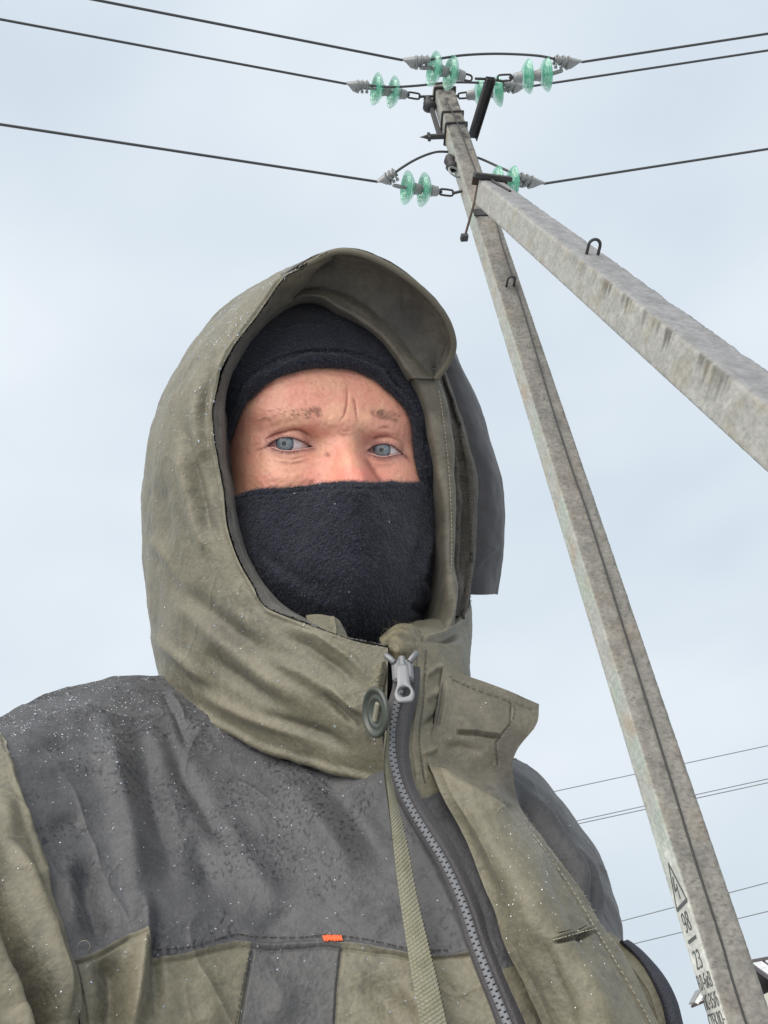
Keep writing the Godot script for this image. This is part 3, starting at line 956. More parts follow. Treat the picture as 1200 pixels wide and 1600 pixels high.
func skin_color(x: Vector2, p: Vector3, creased: float) -> Color:
	var c := Color(0.62, 0.328, 0.222)
	var m := N3(p, 60.0) * 0.5 + N3(p, 150.0) * 0.4 + N3(p, 420.0) * 0.35
	c = c * (1.0 + 0.10 * m)
	c = c.lerp(Color(0.62, 0.255, 0.205), clampf(0.16 + 0.9 * N3(p + Vector3(6, 1, 2), 45.0) + 0.5 * N3(p + Vector3(1, 1, 2), 130.0), 0.0, 0.55))
	var red := 0.75 * g2(x.x, x.y, 562, 748, 36, 26) + 0.35 * g2(x.x, x.y, 520, 735, 46, 40) + 0.28 * g2(x.x, x.y, 470, 610, 50, 24) + 0.3 * g2(x.x, x.y, 592, 612, 22, 18) + 0.2 * g2(x.x, x.y, 400, 740, 60, 40)
	c = c.lerp(Color(0.68, 0.225, 0.18), clampf(red * (0.85 + 0.7 * N3(p, 90.0)), 0.0, 0.9))
	# lids and the skin about the eyes
	for e in eyes:
		var o: Vector2 = e[3]
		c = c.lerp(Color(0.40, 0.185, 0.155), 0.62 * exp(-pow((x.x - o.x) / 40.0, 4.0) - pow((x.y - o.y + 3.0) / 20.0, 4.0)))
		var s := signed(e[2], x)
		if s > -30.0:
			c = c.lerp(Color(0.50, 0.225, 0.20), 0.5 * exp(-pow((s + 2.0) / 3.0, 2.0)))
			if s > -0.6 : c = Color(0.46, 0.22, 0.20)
			# the upper lid's dark edge
			var up: Vector3 = line_hit(e[5], x)
			c = c.lerp(Color(0.09, 0.04, 0.035), 0.85 * exp(-pow(up.x / 1.5, 2.0)))
			c = c.lerp(Color(0.22, 0.09, 0.08), 0.5 * exp(-pow(line_hit(e[6], x).x / 2.6, 2.0)))
	# brown mark by the nose, darker temples, freckles
	c = c.lerp(Color(0.25, 0.12, 0.075), 0.65 * g2(x.x, x.y, 511, 711, 5, 3))
	c = c.lerp(Color(0.40, 0.21, 0.14), 0.5 * g2(x.x, x.y, 386, 705, 13, 9) + 0.35 * g2(x.x, x.y, 372, 742, 18, 14))
	var fr := N3(p + Vector3(4, 4, 4), 330.0)
	c = c.lerp(Color(0.36, 0.17, 0.10), clampf((fr - 0.42) * 1.6, 0.0, 0.25))
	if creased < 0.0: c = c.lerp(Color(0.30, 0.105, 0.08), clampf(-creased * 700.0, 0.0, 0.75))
	return c

func build_head() -> void:
	var yaw := deg_to_rad(23.0)
	var pit := deg_to_rad(-15.0)
	face_fwd = Vector3(cos(pit) * sin(yaw), sin(pit), cos(pit) * cos(yaw))
	face_right = Vector3(cos(yaw), 0, -sin(yaw))
	face_up = face_fwd.cross(face_right)
	face_mid = ray(531, 701) * 0.582
	lid_l = poly([417, 697.6, 423, 692, 430, 688, 437, 685.2, 445, 683.8, 452, 683.8, 459, 685.1, 466, 687.6, 472, 690.2, 480, 694.6, 486, 697, 491, 699.3, 486, 700.6, 481, 700.8, 475, 701.8, 467, 703.2, 460, 704, 452, 705.2, 445, 705.4, 438, 704, 431, 701.8, 424, 699])
	lid_r = poly([571, 705.5, 576, 702.2, 581, 699, 586, 696.5, 592, 694.7, 598, 693.9, 604, 694.2, 610, 696, 616, 699, 622, 703.6, 627, 707.5, 632, 712.5, 626, 709.5, 621, 709.6, 615, 711.5, 608, 713, 602, 713.8, 596, 714, 590, 713, 584, 711, 578, 708.6, 573, 707])
	for k in 2:
		var o := Vector2(453, 694) if k == 0 else Vector2(601, 703.5)
		var rad := 0.0122
		var d := face_plane(o.x, o.y) + rad + (0.0035 if k == 0 else 0.0035)
		eyes.append([P(o.x, o.y, d), rad, lid_l if k == 0 else lid_r, o, Vector2(444, 693) if k == 0 else Vector2(596, 703),
			poly([413, 699.5, 417, 697.6, 423, 692, 430, 688, 437, 685.2, 445, 683.8, 452, 683.8, 459, 685.1, 466, 687.6, 472, 690.2, 480, 694.6, 486, 697]) if k == 0 else poly([576, 702.2, 581, 699, 586, 696.5, 592, 694.7, 598, 693.9, 604, 694.2, 610, 696, 616, 699, 622, 703.6, 627, 707.5, 634, 713.5]),
			poly([408, 701, 414, 698, 420, 694]) if k == 0 else poly([622, 705, 630, 711, 638, 716])])
	var mm := 0.001
	var folds := crease_list([
		[[540, 594, 543, 612, 542, 634, 537.5, 650, 527, 664], 1.9, -1.1 * mm, 0.4], [[535, 600, 537, 625, 531, 648], 6.0, 0.3 * mm, 0.4], [[548, 605, 549, 630, 548, 650], 4.0, 0.4 * mm, 0.4],
		[[551, 614, 555, 630, 557, 647, 559, 664], 1.8, -1.0 * mm, 0.4], [[561, 622, 563, 640, 564, 655], 5.0, 0.25 * mm, 0.4],
		[[500, 583, 520, 585, 545, 588, 570, 593], 2.2, -0.35 * mm, 0.4], [[430, 607, 470, 597, 510, 597], 4.0, -0.25 * mm, 0.4], [[440, 622, 480, 615, 520, 618], 4.0, -0.2 * mm, 0.4],
		# lid creases and the folds over them
		[[409, 692, 417, 685.5, 427, 680, 436, 677, 445, 674.5, 453, 672, 461, 670.7, 469, 671.8, 476, 675, 484, 681, 491, 690], 2.0, -1.5 * mm, 0.2], [[412, 683, 427, 674, 445, 668, 461, 665, 476, 669], 5.0, 0.8 * mm, 0.3],
		[[580, 689, 585, 684.5, 591, 681.8, 602, 681, 613, 683, 622, 686.5, 629, 692], 2.0, -1.4 * mm, 0.25], [[580, 680, 592, 676, 605, 675, 618, 678, 628, 684], 5.0, 0.7 * mm, 0.3],
		[[590, 671, 600, 668, 612, 668], 2.0, -0.4 * mm, 0.4], [[596, 664, 606, 670, 618, 675], 2.0, -0.4 * mm, 0.4],
		# under the eyes
		[[418, 703, 428, 711, 440, 716, 456, 718, 474, 714, 490, 706], 2.4, -0.55 * mm, 0.3], [[420, 712, 435, 722, 455, 726, 478, 721, 496, 712], 3.0, -0.45 * mm, 0.35], [[424, 709, 440, 719, 460, 721, 480, 716], 2.4, 0.35 * mm, 0.35], [[430, 733, 452, 737, 476, 732], 3.0, -0.25 * mm, 0.4],
		[[578, 713, 590, 719, 604, 721, 620, 717], 2.2, -0.5 * mm, 0.35], [[580, 722, 594, 728, 610, 728, 625, 721], 2.6, -0.35 * mm, 0.35],
		# crow's feet, bridge lines
		[[414, 699, 404, 703, 394, 710], 1.8, -0.45 * mm, 0.4], [[412, 694, 400, 694, 388, 697], 1.8, -0.4 * mm, 0.4], [[413, 703, 405, 712, 399, 722], 1.8, -0.35 * mm, 0.4], [[633, 713, 640, 719, 645, 727], 1.8, -0.4 * mm, 0.4],
		[[527, 668, 538, 674, 552, 672], 1.8, -0.35 * mm, 0.4], [[524, 676, 536, 681, 553, 679], 1.8, -0.3 * mm, 0.4],
		[[566, 712, 574, 722, 584, 737, 594, 752, 602, 765], 4.0, -1.2 * mm, 0.3], [[507, 704, 512, 711, 517, 713], 2.4, -0.8 * mm, 0.4], [[492, 748, 486, 758, 480, 772], 5.0, -0.8 * mm, 0.4],
	])
	# the front of the head, closed behind, drawn on into neck and chest under the clothes
	var x0 := 322.0
	var x1 := 700.0
	var y0 := 545.0
	var y1 := 800.0
	var nu := 340
	var nv := 230
	var extra := 8
	var w := nu + 1
	var p := PackedVector3Array()
	var c := PackedColorArray()
	var skip := PackedByteArray()
	for j in nv + 1:
		for i in nu + 1:
			var px := lerpf(x0, x1, float(i) / nu)
			var py := lerpf(y0, y1, float(j) / nv)
			var wmm := maxf(face_w(px, py, folds), -85.0)
			var q := P(px, py, face_plane(px, py) - wmm * 0.001)
			# pores and unevenness
			q -= ray(px, py) * (0.00022 * N3(q, 260.0) + 0.00035 * N3(q, 90.0))
			p.append(q)
			c.append(skin_color(Vector2(px, py), q, crease_at(folds, Vector2(px, py))))
	depth_map(p, dm_face)
	# rings outside the grid: round the border, then back to the skull and down the neck
	var border := []
	for i in nu: border.append(i)
	for j in nv: border.append(j * w + nu)
	for i in nu: border.append(nv * w + nu - i)
	for j in nv: border.append((nv - j) * w)
	var n0 := grid_normals(p, nu, nv)
	for k in n0.size(): n0[k] = -n0[k]
	var idx := PackedInt32Array()
	for j in nv:
		for i in nu:
			var a := j * w + i
			idx.append_array([a, a + 1, a + w, a + 1, a + w + 1, a + w])
	var skull := eye + face_mid - face_fwd * 0.10 + face_up * 0.01
	var nb := border.size()
	var prev := border.duplicate()
	for ring in 7:
		var t := (ring + 1) / 7.0
		var cur := []
		for k in nb:
			var q: Vector3 = p[border[k]]
			var dirv := (q - skull)
			dirv -= face_fwd * dirv.dot(face_fwd)
			var rad := dirv.length()
			var want := lerpf(rad, 0.072, minf(t * 2.0, 1.0)) * cos(t * PI * 0.5)
			var depth := (q - skull).dot(face_fwd)
			var z := lerpf(depth, -0.088, sin(t * PI * 0.5))
			var v := skull + dirv.normalized() * want + face_fwd * z
			cur.append(p.size())
			p.append(v)
			n0.append((v - skull).normalized())
			c.append(Color(0.5, 0.27, 0.19))
		for k in nb:
			var k2 := (k + 1) % nb
			idx.append_array([prev[k], cur[k], prev[k2], prev[k2], cur[k], cur[k2]])
		prev = cur
	# neck and trunk, joined on below
	var neck_top := skull - face_up * 0.06 - face_fwd * 0.0
	var axis := [[neck_top, 0.058, 0.062], [neck_top + Vector3(0, -0.07, -0.01), 0.06, 0.062], [neck_top + Vector3(-0.02, -0.13, -0.01), 0.07, 0.055], [neck_top + Vector3(-0.05, -0.22, 0.0), 0.10, 0.07], [neck_top + Vector3(-0.05, -0.42, 0.0), 0.10, 0.08], [neck_top + Vector3(-0.05, -0.62, 0.0), 0.12, 0.09], [neck_top + Vector3(-0.04, -0.80, 0.0), 0.14, 0.10], [neck_top + Vector3(-0.04, -0.85, 0.0), 0.001, 0.001]]
	var base := p.size()
	for a in axis:
		for k in 25:
			var t := TAU * k / 24.0
			var dv: Vector3 = Vector3.RIGHT * cos(t) * a[1] + Vector3.BACK * sin(t) * a[2]
			p.append(a[0] + dv)
			n0.append(dv.normalized())
			c.append(Color(0.5, 0.27, 0.19))
	for r in axis.size() - 1:
		for k in 24:
			var a := base + r * 25 + k
			idx.append_array([a, a + 1, a + 25, a + 1, a + 26, a + 25])
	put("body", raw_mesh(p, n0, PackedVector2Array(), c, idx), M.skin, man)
	# eyeballs
	for e in eyes:
		var target: Vector2 = e[4]
		var o: Vector3 = e[0]
		var dir := Vector3.ZERO
		var f := lid_field([o, e[1]], target.x, target.y)
		dir = (P(target.x, target.y, face_plane(target.x, target.y) - f * 0.001) - o).normalized()
		var q := PackedVector3Array()
		var cc := PackedColorArray()
		var sd := dir.cross(Vector3.UP).normalized()
		var ot := sd.cross(dir)
		var rows := 150
		var seg := 120
		for j in rows + 1:
			var th := PI * pow(float(j) / rows, 1.6)
			for i in seg + 1:
				var ph := TAU * i / seg
				var out := dir * cos(th) + (sd * cos(ph) + ot * sin(ph)) * sin(th)
				var bulge := 0.0006 * smoothstep(0.54, 0.30, th)
				var v: Vector3 = o + out * (e[1] + bulge)
				q.append(v)
				var iris := 0.475
				var r := th / iris
				var col := Color(0.56, 0.50, 0.50)
				col = col.lerp(Color(0.55, 0.30, 0.27), clampf(N3(v, 500.0) * 0.5 + smoothstep(1.35, 2.6, r) * 0.55, 0.0, 0.6))
				var fib := 0.5 + 0.5 * noise.get_noise_3d(cos(ph) * 9.0, sin(ph) * 9.0, r * 1.2) + 0.35 * noise.get_noise_3d(cos(ph) * 22.0, sin(ph) * 22.0, r * 2.0)
				var blue := Color(0.055, 0.08, 0.10).lerp(Color(0.18, 0.228, 0.262), clampf(fib, 0.0, 1.0))
				blue = blue.lerp(Color(0.20, 0.205, 0.19), smoothstep(0.55, 0.25, r) * 0.5)
				blue = blue.lerp(Color(0.028, 0.042, 0.058), smoothstep(0.66, 0.98, r) * 0.92)
				blue = blue.lerp(Color(0.008, 0.008, 0.01), smoothstep(0.27, 0.21, r))
				col = blue.lerp(col, smoothstep(0.93, 1.07, r))
				cc.append(col)
		put("eyeball", grid_mesh(q, seg, rows, cc, true, true), M.eye, man)
	# brows, lashes
	var strands := []
	var brow := func(count: int, spine: Array, spread: float, dense: Vector2, lean: float, long: float) -> void:
		var s := PackedVector3Array()
		for k in range(0, spine.size(), 2): s.append(Vector3(spine[k], spine[k + 1], 0))
		for k in count:
			var t := rng.randfn(dense.x, dense.y)
			while t < 0.0 or t > 1.0: t = rng.randfn(dense.x, dense.y)
			t = maxf(t, 0.0) if rng.randf() > 0.3 else rng.randf()
			var o := along(s, t)
			var tang := (along(s, minf(t + 0.02, 1.0)) - along(s, maxf(t - 0.02, 0.0))).normalized()
			var up := Vector3(tang.y, -tang.x, 0)
			if up.y > 0: up = -up
			var start := o - up * rng.randf_range(-spread, spread)
			var a := lean + rng.randf_range(-0.35, 0.35) - t * lean * 0.85
			var dir := (tang * cos(a) + up * sin(a)) 
			var l := long * rng.randf_range(0.5, 1.15)
			var q := PackedVector3Array()
			for i in 4:
				var u := i / 3.0
				var v := start + dir * l * u - up * l * 0.22 * u * u
				q.append(on(dm_face, v.x, v.y, 0.0001 + 0.0006 * sin(u * 2.2)))
			strands.append(tube(q, PackedFloat32Array([0.00005, 0.00007, 0.00005, 0.000015]), 3))
	brow.call(135, [506, 646, 494, 646, 478, 648, 460, 649, 440, 648, 420, 650, 404, 657], 7.5, Vector2(0.24, 0.20), 1.1, 13.0)
	brow.call(105, [580, 652, 590, 650, 600, 650, 612, 652, 625, 656, 637, 661], 7.5, Vector2(0.40, 0.24), 1.2, 13.0)
	put("eyebrow_hair", join(strands), M.hair, man, "stuff")
	strands = []
	var lashes := func(line: Array, n: int, dy: float, long: float, side: float) -> void:
		var s := PackedVector3Array()
		for k in range(0, line.size(), 2): s.append(Vector3(line[k], line[k + 1], 0))
		for k in n:
			var o := along(s, (k + rng.randf()) / n)
			var q := PackedVector3Array()
			var l := long * rng.randf_range(0.6, 1.1)
			for i in 4:
				var u := i / 3.0
				q.append(on(dm_face, o.x, o.y, 0.0003) + (cam_up * dy * l * (0.35 * u + 0.65 * u * u) - cam_fwd * l * 0.9 * u + cam_right * side * l * 0.5 * u * (o.x - s[s.size() / 2].x) / 30.0))
			strands.append(tube(q, PackedFloat32Array([0.00011, 0.0001, 0.00007, 0.00003]), 3))
	lashes.call([417, 696, 430, 686, 445, 681.8, 459, 683.4, 472, 688.8, 482, 694], 46, 0.3, 0.0046, 1.0)
	lashes.call([581, 697, 592, 692.8, 604, 692.2, 616, 697.4, 627, 707], 42, 0.3, 0.0044, 1.0)
	lashes.call([424, 700, 438, 705, 452, 706, 467, 704], 26, -0.7, 0.0032, 1.0)
	lashes.call([584, 712, 596, 715, 608, 714, 621, 710], 24, -0.7, 0.0032, 1.0)
	put("eyelash_hair", join(strands), M.lash, man, "stuff")
	# wet line along the lower lids and the pink inner corners
	for q in [[[491, 699.3, 481, 701, 467, 703.4, 452, 705.2, 438, 704, 424, 699]], [[571, 705.5, 578, 708.6, 590, 713, 602, 713.8, 615, 711.5, 626, 709]]]:
		var s := PackedVector3Array()
		for k in range(0, q[0].size(), 2):
			s.append(P(q[0][k], q[0][k + 1] - 0.6, depth_of(dm_face, q[0][k], q[0][k + 1] + 3.0) + 0.0006))
		put("lid_margin", tube(smooth_line(s, 24), 0.00030, 6), plain(lin(0.60, 0.36, 0.33), 0.15), man)

const OLIVE := Color(0.138, 0.128, 0.088)
const CHARCOAL := Color(0.059, 0.060, 0.065)
const FLEECE := Color(0.010, 0.012, 0.024)

func olive(x: Vector2, p: Vector3, h: float) -> Color:
	var n := N3(p, 14.0) + 0.6 * N3(p, 40.0)
	var c := OLIVE * (1.0 + 0.10 * n + 0.13 * N3(p, 650.0))
	# wet and soiled patches, paler rubbed ridges
	var wet := clampf(N3(p + Vector3(1, 2, 3), 22.0) * 1.1 + 0.5 * N3(p, 95.0) + 0.5 * N3(p + Vector3(2, 2, 2), 260.0) - 0.30, 0.0, 1.0)
	c = c.lerp(Color(0.075, 0.069, 0.054), clampf((wet - 0.06) * 1.1, 0.0, 0.6))
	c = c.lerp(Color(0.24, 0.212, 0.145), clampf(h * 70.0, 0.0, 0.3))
	return c
func charcoal(x: Vector2, p: Vector3, h: float) -> Color:
	var n := N3(p, 18.0) + 0.6 * N3(p, 60.0)
	var c := CHARCOAL * (1.0 + 0.10 * n + 0.14 * N3(p, 700.0))
	var wet := clampf(0.8 * N3(p + Vector3(7, 2, 3), 34.0) + 0.7 * N3(p, 220.0) + 0.7 * N3(p + Vector3(3, 3, 1), 480.0) - 0.46, 0.0, 1.0)
	c = c.lerp(Color(0.018, 0.018, 0.026), clampf(wet * 1.0, 0.0, 0.5))
	return c
func fleece_color(x: Vector2, p: Vector3, h: float) -> Color:
	return FLEECE * (1.0 + 0.5 * N3(p, 300.0) + 0.3 * N3(p, 900.0))
func fuzz(called: String, p: PackedVector3Array, n: PackedVector3Array, count: int, long: float, thin: float, a: Color, b: Color, parent: Node, limit: Callable) -> void:
	# short fibres standing out of a pile fabric
	var mesh := raw_mesh(PackedVector3Array([Vector3(-0.5, 0, 0), Vector3(0.5, 0, 0), Vector3(0.3, 0.55, 0.12), Vector3(-0.3, 0.55, 0.12), Vector3(0, 1, 0.4)]), PackedVector3Array([Vector3(-0.6, 0.3, 0.7), Vector3(0.6, 0.3, 0.7), Vector3(0.5, 0.3, 0.7), Vector3(-0.5, 0.3, 0.7), Vector3(0, 0.5, 0.7)]), PackedVector2Array(), PackedColorArray(), PackedInt32Array([0, 2, 1, 0, 3, 2, 3, 4, 2]))
	var list: Array = []
	while list.size() < count:
		var k := rng.randi_range(0, p.size() - 1)
		if not limit.call(PX(p[k])): 
			count -= 1
			continue
		var up := (n[k] + Vector3(rng.randfn(0, 0.6), rng.randfn(0, 0.6), rng.randfn(0, 0.6))).normalized()
		var sd := up.cross(Vector3(rng.randfn(), rng.randfn(), rng.randfn())).normalized()
		var l := long * rng.randf_range(0.4, 1.2)
		var at := p[k] + Vector3(rng.randfn(), rng.randfn(), rng.randfn()) * 0.0006
		list.append(Transform3D(Basis(sd * thin, up * l, sd.cross(up) * l), at - offset_of(parent)))
	var mm := MultiMesh.new()
	mm.transform_format = MultiMesh.TRANSFORM_3D
	mm.use_colors = true
	mm.mesh = mesh
	mm.instance_count = list.size()
	for k in list.size():
		mm.set_instance_transform(k, list[k])
		mm.set_instance_color(k, a.lerp(b, pow(rng.randf(), 2.4)))
	var o := MultiMeshInstance3D.new()
	o.name = called if parent.get_node_or_null(called) == null else "%s_%03d" % [called, parent.get_child_count()]
	o.multimesh = mm
	o.material_override = M.fuzz
	o.set_meta("kind", "stuff")
	parent.add_child(o)
func beads(called: String, p: PackedVector3Array, n: PackedVector3Array, count: int, r0: float, r1: float, flat: float, mat: Material, parent: Node, chance: Callable) -> void:
	var s := SphereMesh.new()
	s.radius = 1.0
	s.height = 2.0
	s.radial_segments = 10
	s.rings = 5
	var list := []
	var tries := count * 30
	while list.size() < count and tries > 0:
		tries -= 1
		var k := rng.randi_range(0, p.size() - 1)
		if rng.randf() > chance.call(PX(p[k]), p[k], n[k]): continue
		var r := lerpf(r0, r1, pow(rng.randf(), 3.0))
		var up := n[k]
		var sd := up.cross(Vector3(rng.randfn(), rng.randfn(), rng.randfn())).normalized()
		var jit := Vector3(rng.randfn(), rng.randfn(), rng.randfn()) * 0.0008
		jit -= up * jit.dot(up)
		list.append(Transform3D(Basis(sd * r * rng.randf_range(0.7, 1.6), up * r * flat, sd.cross(up) * r), p[k] + jit + up * r * flat * 0.35 - offset_of(parent)))
	var mm := MultiMesh.new()
	mm.transform_format = MultiMesh.TRANSFORM_3D
	mm.mesh = s
	mm.instance_count = list.size()
	for k in list.size(): mm.set_instance_transform(k, list[k])
	var o := MultiMeshInstance3D.new()
	o.name = called if parent.get_node_or_null(called) == null else "%s_%03d" % [called, parent.get_child_count()]
	o.multimesh = mm
	o.material_override = mat
	o.set_meta("kind", "stuff")
	parent.add_child(o)

func build_hat() -> void:
	var edge := [[349, 720], [353, 700], [366, 672], [382, 635], [400, 614], [420, 597], [450, 582], [485, 573.5], [520, 573], [550, 577], [582, 590], [603, 606], [621, 622], [636, 642], [645, 664], [647, 690], [649, 712], [652, 737], [658, 775]]
	var centre := Vector2(508, 705)
	var net := []
	# rows from the turned inner edge over the thick hem and up the cap: (outward px, lift towards us mm relative to the face)
	for row in [[-1.0, 0.0, -2.0], [-0.5, 3.0, 2.5], [6.0, 6.5, 0.0], [16.0, 7.0, 0.0], [25.0, 3.0, 0.0], [33.0, 2.5, 0.0], [70.0, -8.0, 0.0], [104.0, -32.0, 0.0], [120.0, -62.0, 0.0], [115.0, -95.0, 0.0], [60.0, -125.0, 0.0], [-40.0, -135.0, 0.0]]:
		var q := PackedVector3Array()
		for e in edge:
			var x := Vector2(e[0], e[1])
			var out := (x - centre).normalized()
			out = Vector2(out.x, out.y * 0.9 - 0.1).normalized()
			var fade := 0.62 if x.x > 600 or x.x < 400 else 1.0
			var y: Vector2 = x + out * row[0] * fade
			var w: float = maxf(face_base(x.x, x.y), -40.0) + row[1] - maxf(0.0, x.y - 725.0) * 0.25 * (1.0 if x.x > 600 else 0.0)
			var d := face_plane(x.x, x.y) - w * 0.001
			if row[0] > 20.0:
				d += 0.0
			q.append(P(y.x, y.y, d))
		net.append(q)
	var folds := crease_list([[[365, 660, 420, 575, 480, 548, 540, 550, 600, 575, 648, 640], 3.0, -0.0010, 0.1], [[430, 515, 470, 507, 520, 508], 2.0, -0.0012, 0.2], [[400, 560, 450, 520, 520, 500, 580, 530], 18.0, 0.002, 0.4]])
	var r := cloth(net, 240, 150, folds, fleece_color, false, 0.0006, 0.0, 0.00035)
	var hat := put("knit_cap", r[0], M.fleece, man)
	hat.set_meta("label", "black fleece cap with a thick turned hem over the forehead")
	fuzz("fleece_pile", r[1], r[2], 34000, 0.0013, 0.00018, Color(0.010, 0.011, 0.018), Color(0.24, 0.26, 0.33), hat, func(x: Vector3) -> bool: return x.x > 330 and x.x < 690 and x.y > 440)

func build_gaiter() -> void:
	var cols := [345, 363, 395, 440, 490, 530, 560, 590, 625, 655, 676, 690]
	var rows := [
		[[790, 780, 771, 766, 758, 757, 757, 757, 757, 758, 762, 775], [-48, -26, -6, 6, 16, 26, 33, 26, 12, -6, -24, -50], [0, 0, 0, 0, 0, 0, 0, 0, 0, 0, 0, 0]],
		[[788, 779, 769, 763, 756, 755, 755, 755, 755, 756, 760, 774], [-46, -23, -3, 9, 19, 30, 37, 29, 15, -3, -20, -46], [0, 0, 0, 0, 0, 0, 0, 0, 0, 0, 0, 0]],
		[[800, 793, 785, 778, 772, 770, 770, 770, 770, 771, 775, 785], [-46, -22, -2, 10, 21, 33, 40, 32, 16, -2, -19, -45], [0, 0, 0, 0, 0, 0, 0, 0, 0, 0, 1, 1]],
		[[830, 825, 815, 810, 806, 806, 806, 806, 806, 806, 808, 815], [-44, -20, -1, 12, 23, 33, 38, 33, 18, 0, -18, -42], [2, 2, 0, 0, 0, 0, 0, 0, 0, 0, 2, 3]],
		[[870, 862, 855, 852, 850, 850, 850, 850, 850, 850, 850, 852], [-42, -18, 0, 13, 24, 32, 36, 32, 19, 2, -16, -40], [8, 8, 2, 0, 0, 0, 0, 0, 0, -1, -1, 0]],
		[[910, 902, 897, 896, 896, 896, 896, 896, 896, 896, 896, 896], [-40, -17, -1, 11, 22, 31, 35, 31, 18, 1, -16, -40], [24, 22, 10, 2, 0, 0, 0, 0, 0, -3, -8, -8]],
		[[945, 938, 935, 936, 938, 940, 940, 940, 938, 936, 934, 934], [-38, -18, -5, 6, 15, 24, 28, 24, 13, -2, -18, -40], [40, 36, 20, 8, 0, 0, 0, 0, -2, -8, -16, -18]],
		[[975, 970, 970, 974, 980, 984, 985, 984, 978, 972, 968, 966], [-38, -22, -12, -4, 4, 10, 12, 10, 2, -10, -24, -42], [50, 44, 26, 10, 2, 0, 0, 0, -4, -12, -22, -26]],
		[[1000, 1000, 1005, 1015, 1025, 1032, 1034, 1032, 1020, 1008, 1000, 996], [-44, -32, -26, -20, -14, -10, -8, -10, -16, -26, -38, -52], [55, 48, 30, 12, 2, 0, 0, 0, -6, -16, -26, -30]],
		[[1030, 1040, 1050, 1065, 1080, 1090, 1092, 1090, 1070, 1050, 1035, 1030], [-60, -50, -46, -42, -40, -38, -38, -38, -42, -50, -58, -70], [55, 48, 30, 12, 2, 0, 0, 0, -6, -16, -26, -30]]]
	var net := []
	for r in rows:
		var q := PackedVector3Array()
		for k in cols.size():
			var px: float = cols[k] + r[2][k]
			q.append(P(px, r[0][k], face_plane(px, r[0][k]) - r[1][k] * 0.001))
		net.append(q)
	var folds := crease_list([[[385, 850, 440, 905, 500, 940, 560, 955], 10.0, 0.0022, 0.4], [[375, 820, 420, 870, 480, 910, 540, 925], 8.0, -0.0016, 0.4], [[668, 800, 655, 850, 640, 890, 630, 930], 8.0, -0.0022, 0.4], [[676, 830, 662, 880, 650, 930], 7.0, 0.002, 0.4], [[640, 940, 655, 955, 668, 960], 5.0, -0.003, 0.3], [[655, 905, 665, 925, 660, 950], 5.0, 0.003, 0.3], [[364, 781, 400, 774, 440, 770, 490, 765, 560, 763, 650, 764], 2.0, -0.0006, 0.1], [[600, 770, 605, 810, 600, 860, 590, 900], 16.0, 0.0012, 0.4], [[450, 775, 455, 820, 470, 870], 16.0, -0.0012, 0.4]])
	var r := cloth(net, 230, 190, folds, fleece_color, true, 0.0011, 0.0, 0.0004)
	var g := put("neck_gaiter", r[0], M.fleece, man)
	g.set_meta("label", "black fleece gaiter pulled up over nose and mouth")
	fuzz("fleece_pile", r[1], r[2], 48000, 0.0013, 0.00018, Color(0.010, 0.011, 0.018), Color(0.20, 0.22, 0.29), g, func(x: Vector3) -> bool: return x.y < 1010)
	beads("caught_sleet", r[1], r[2], 32, 0.0001, 0.0003, 0.8, M.ice, g, func(x: Vector3, _p: Vector3, _n: Vector3) -> float: return 1.0 if x.y < 990 else 0.0)

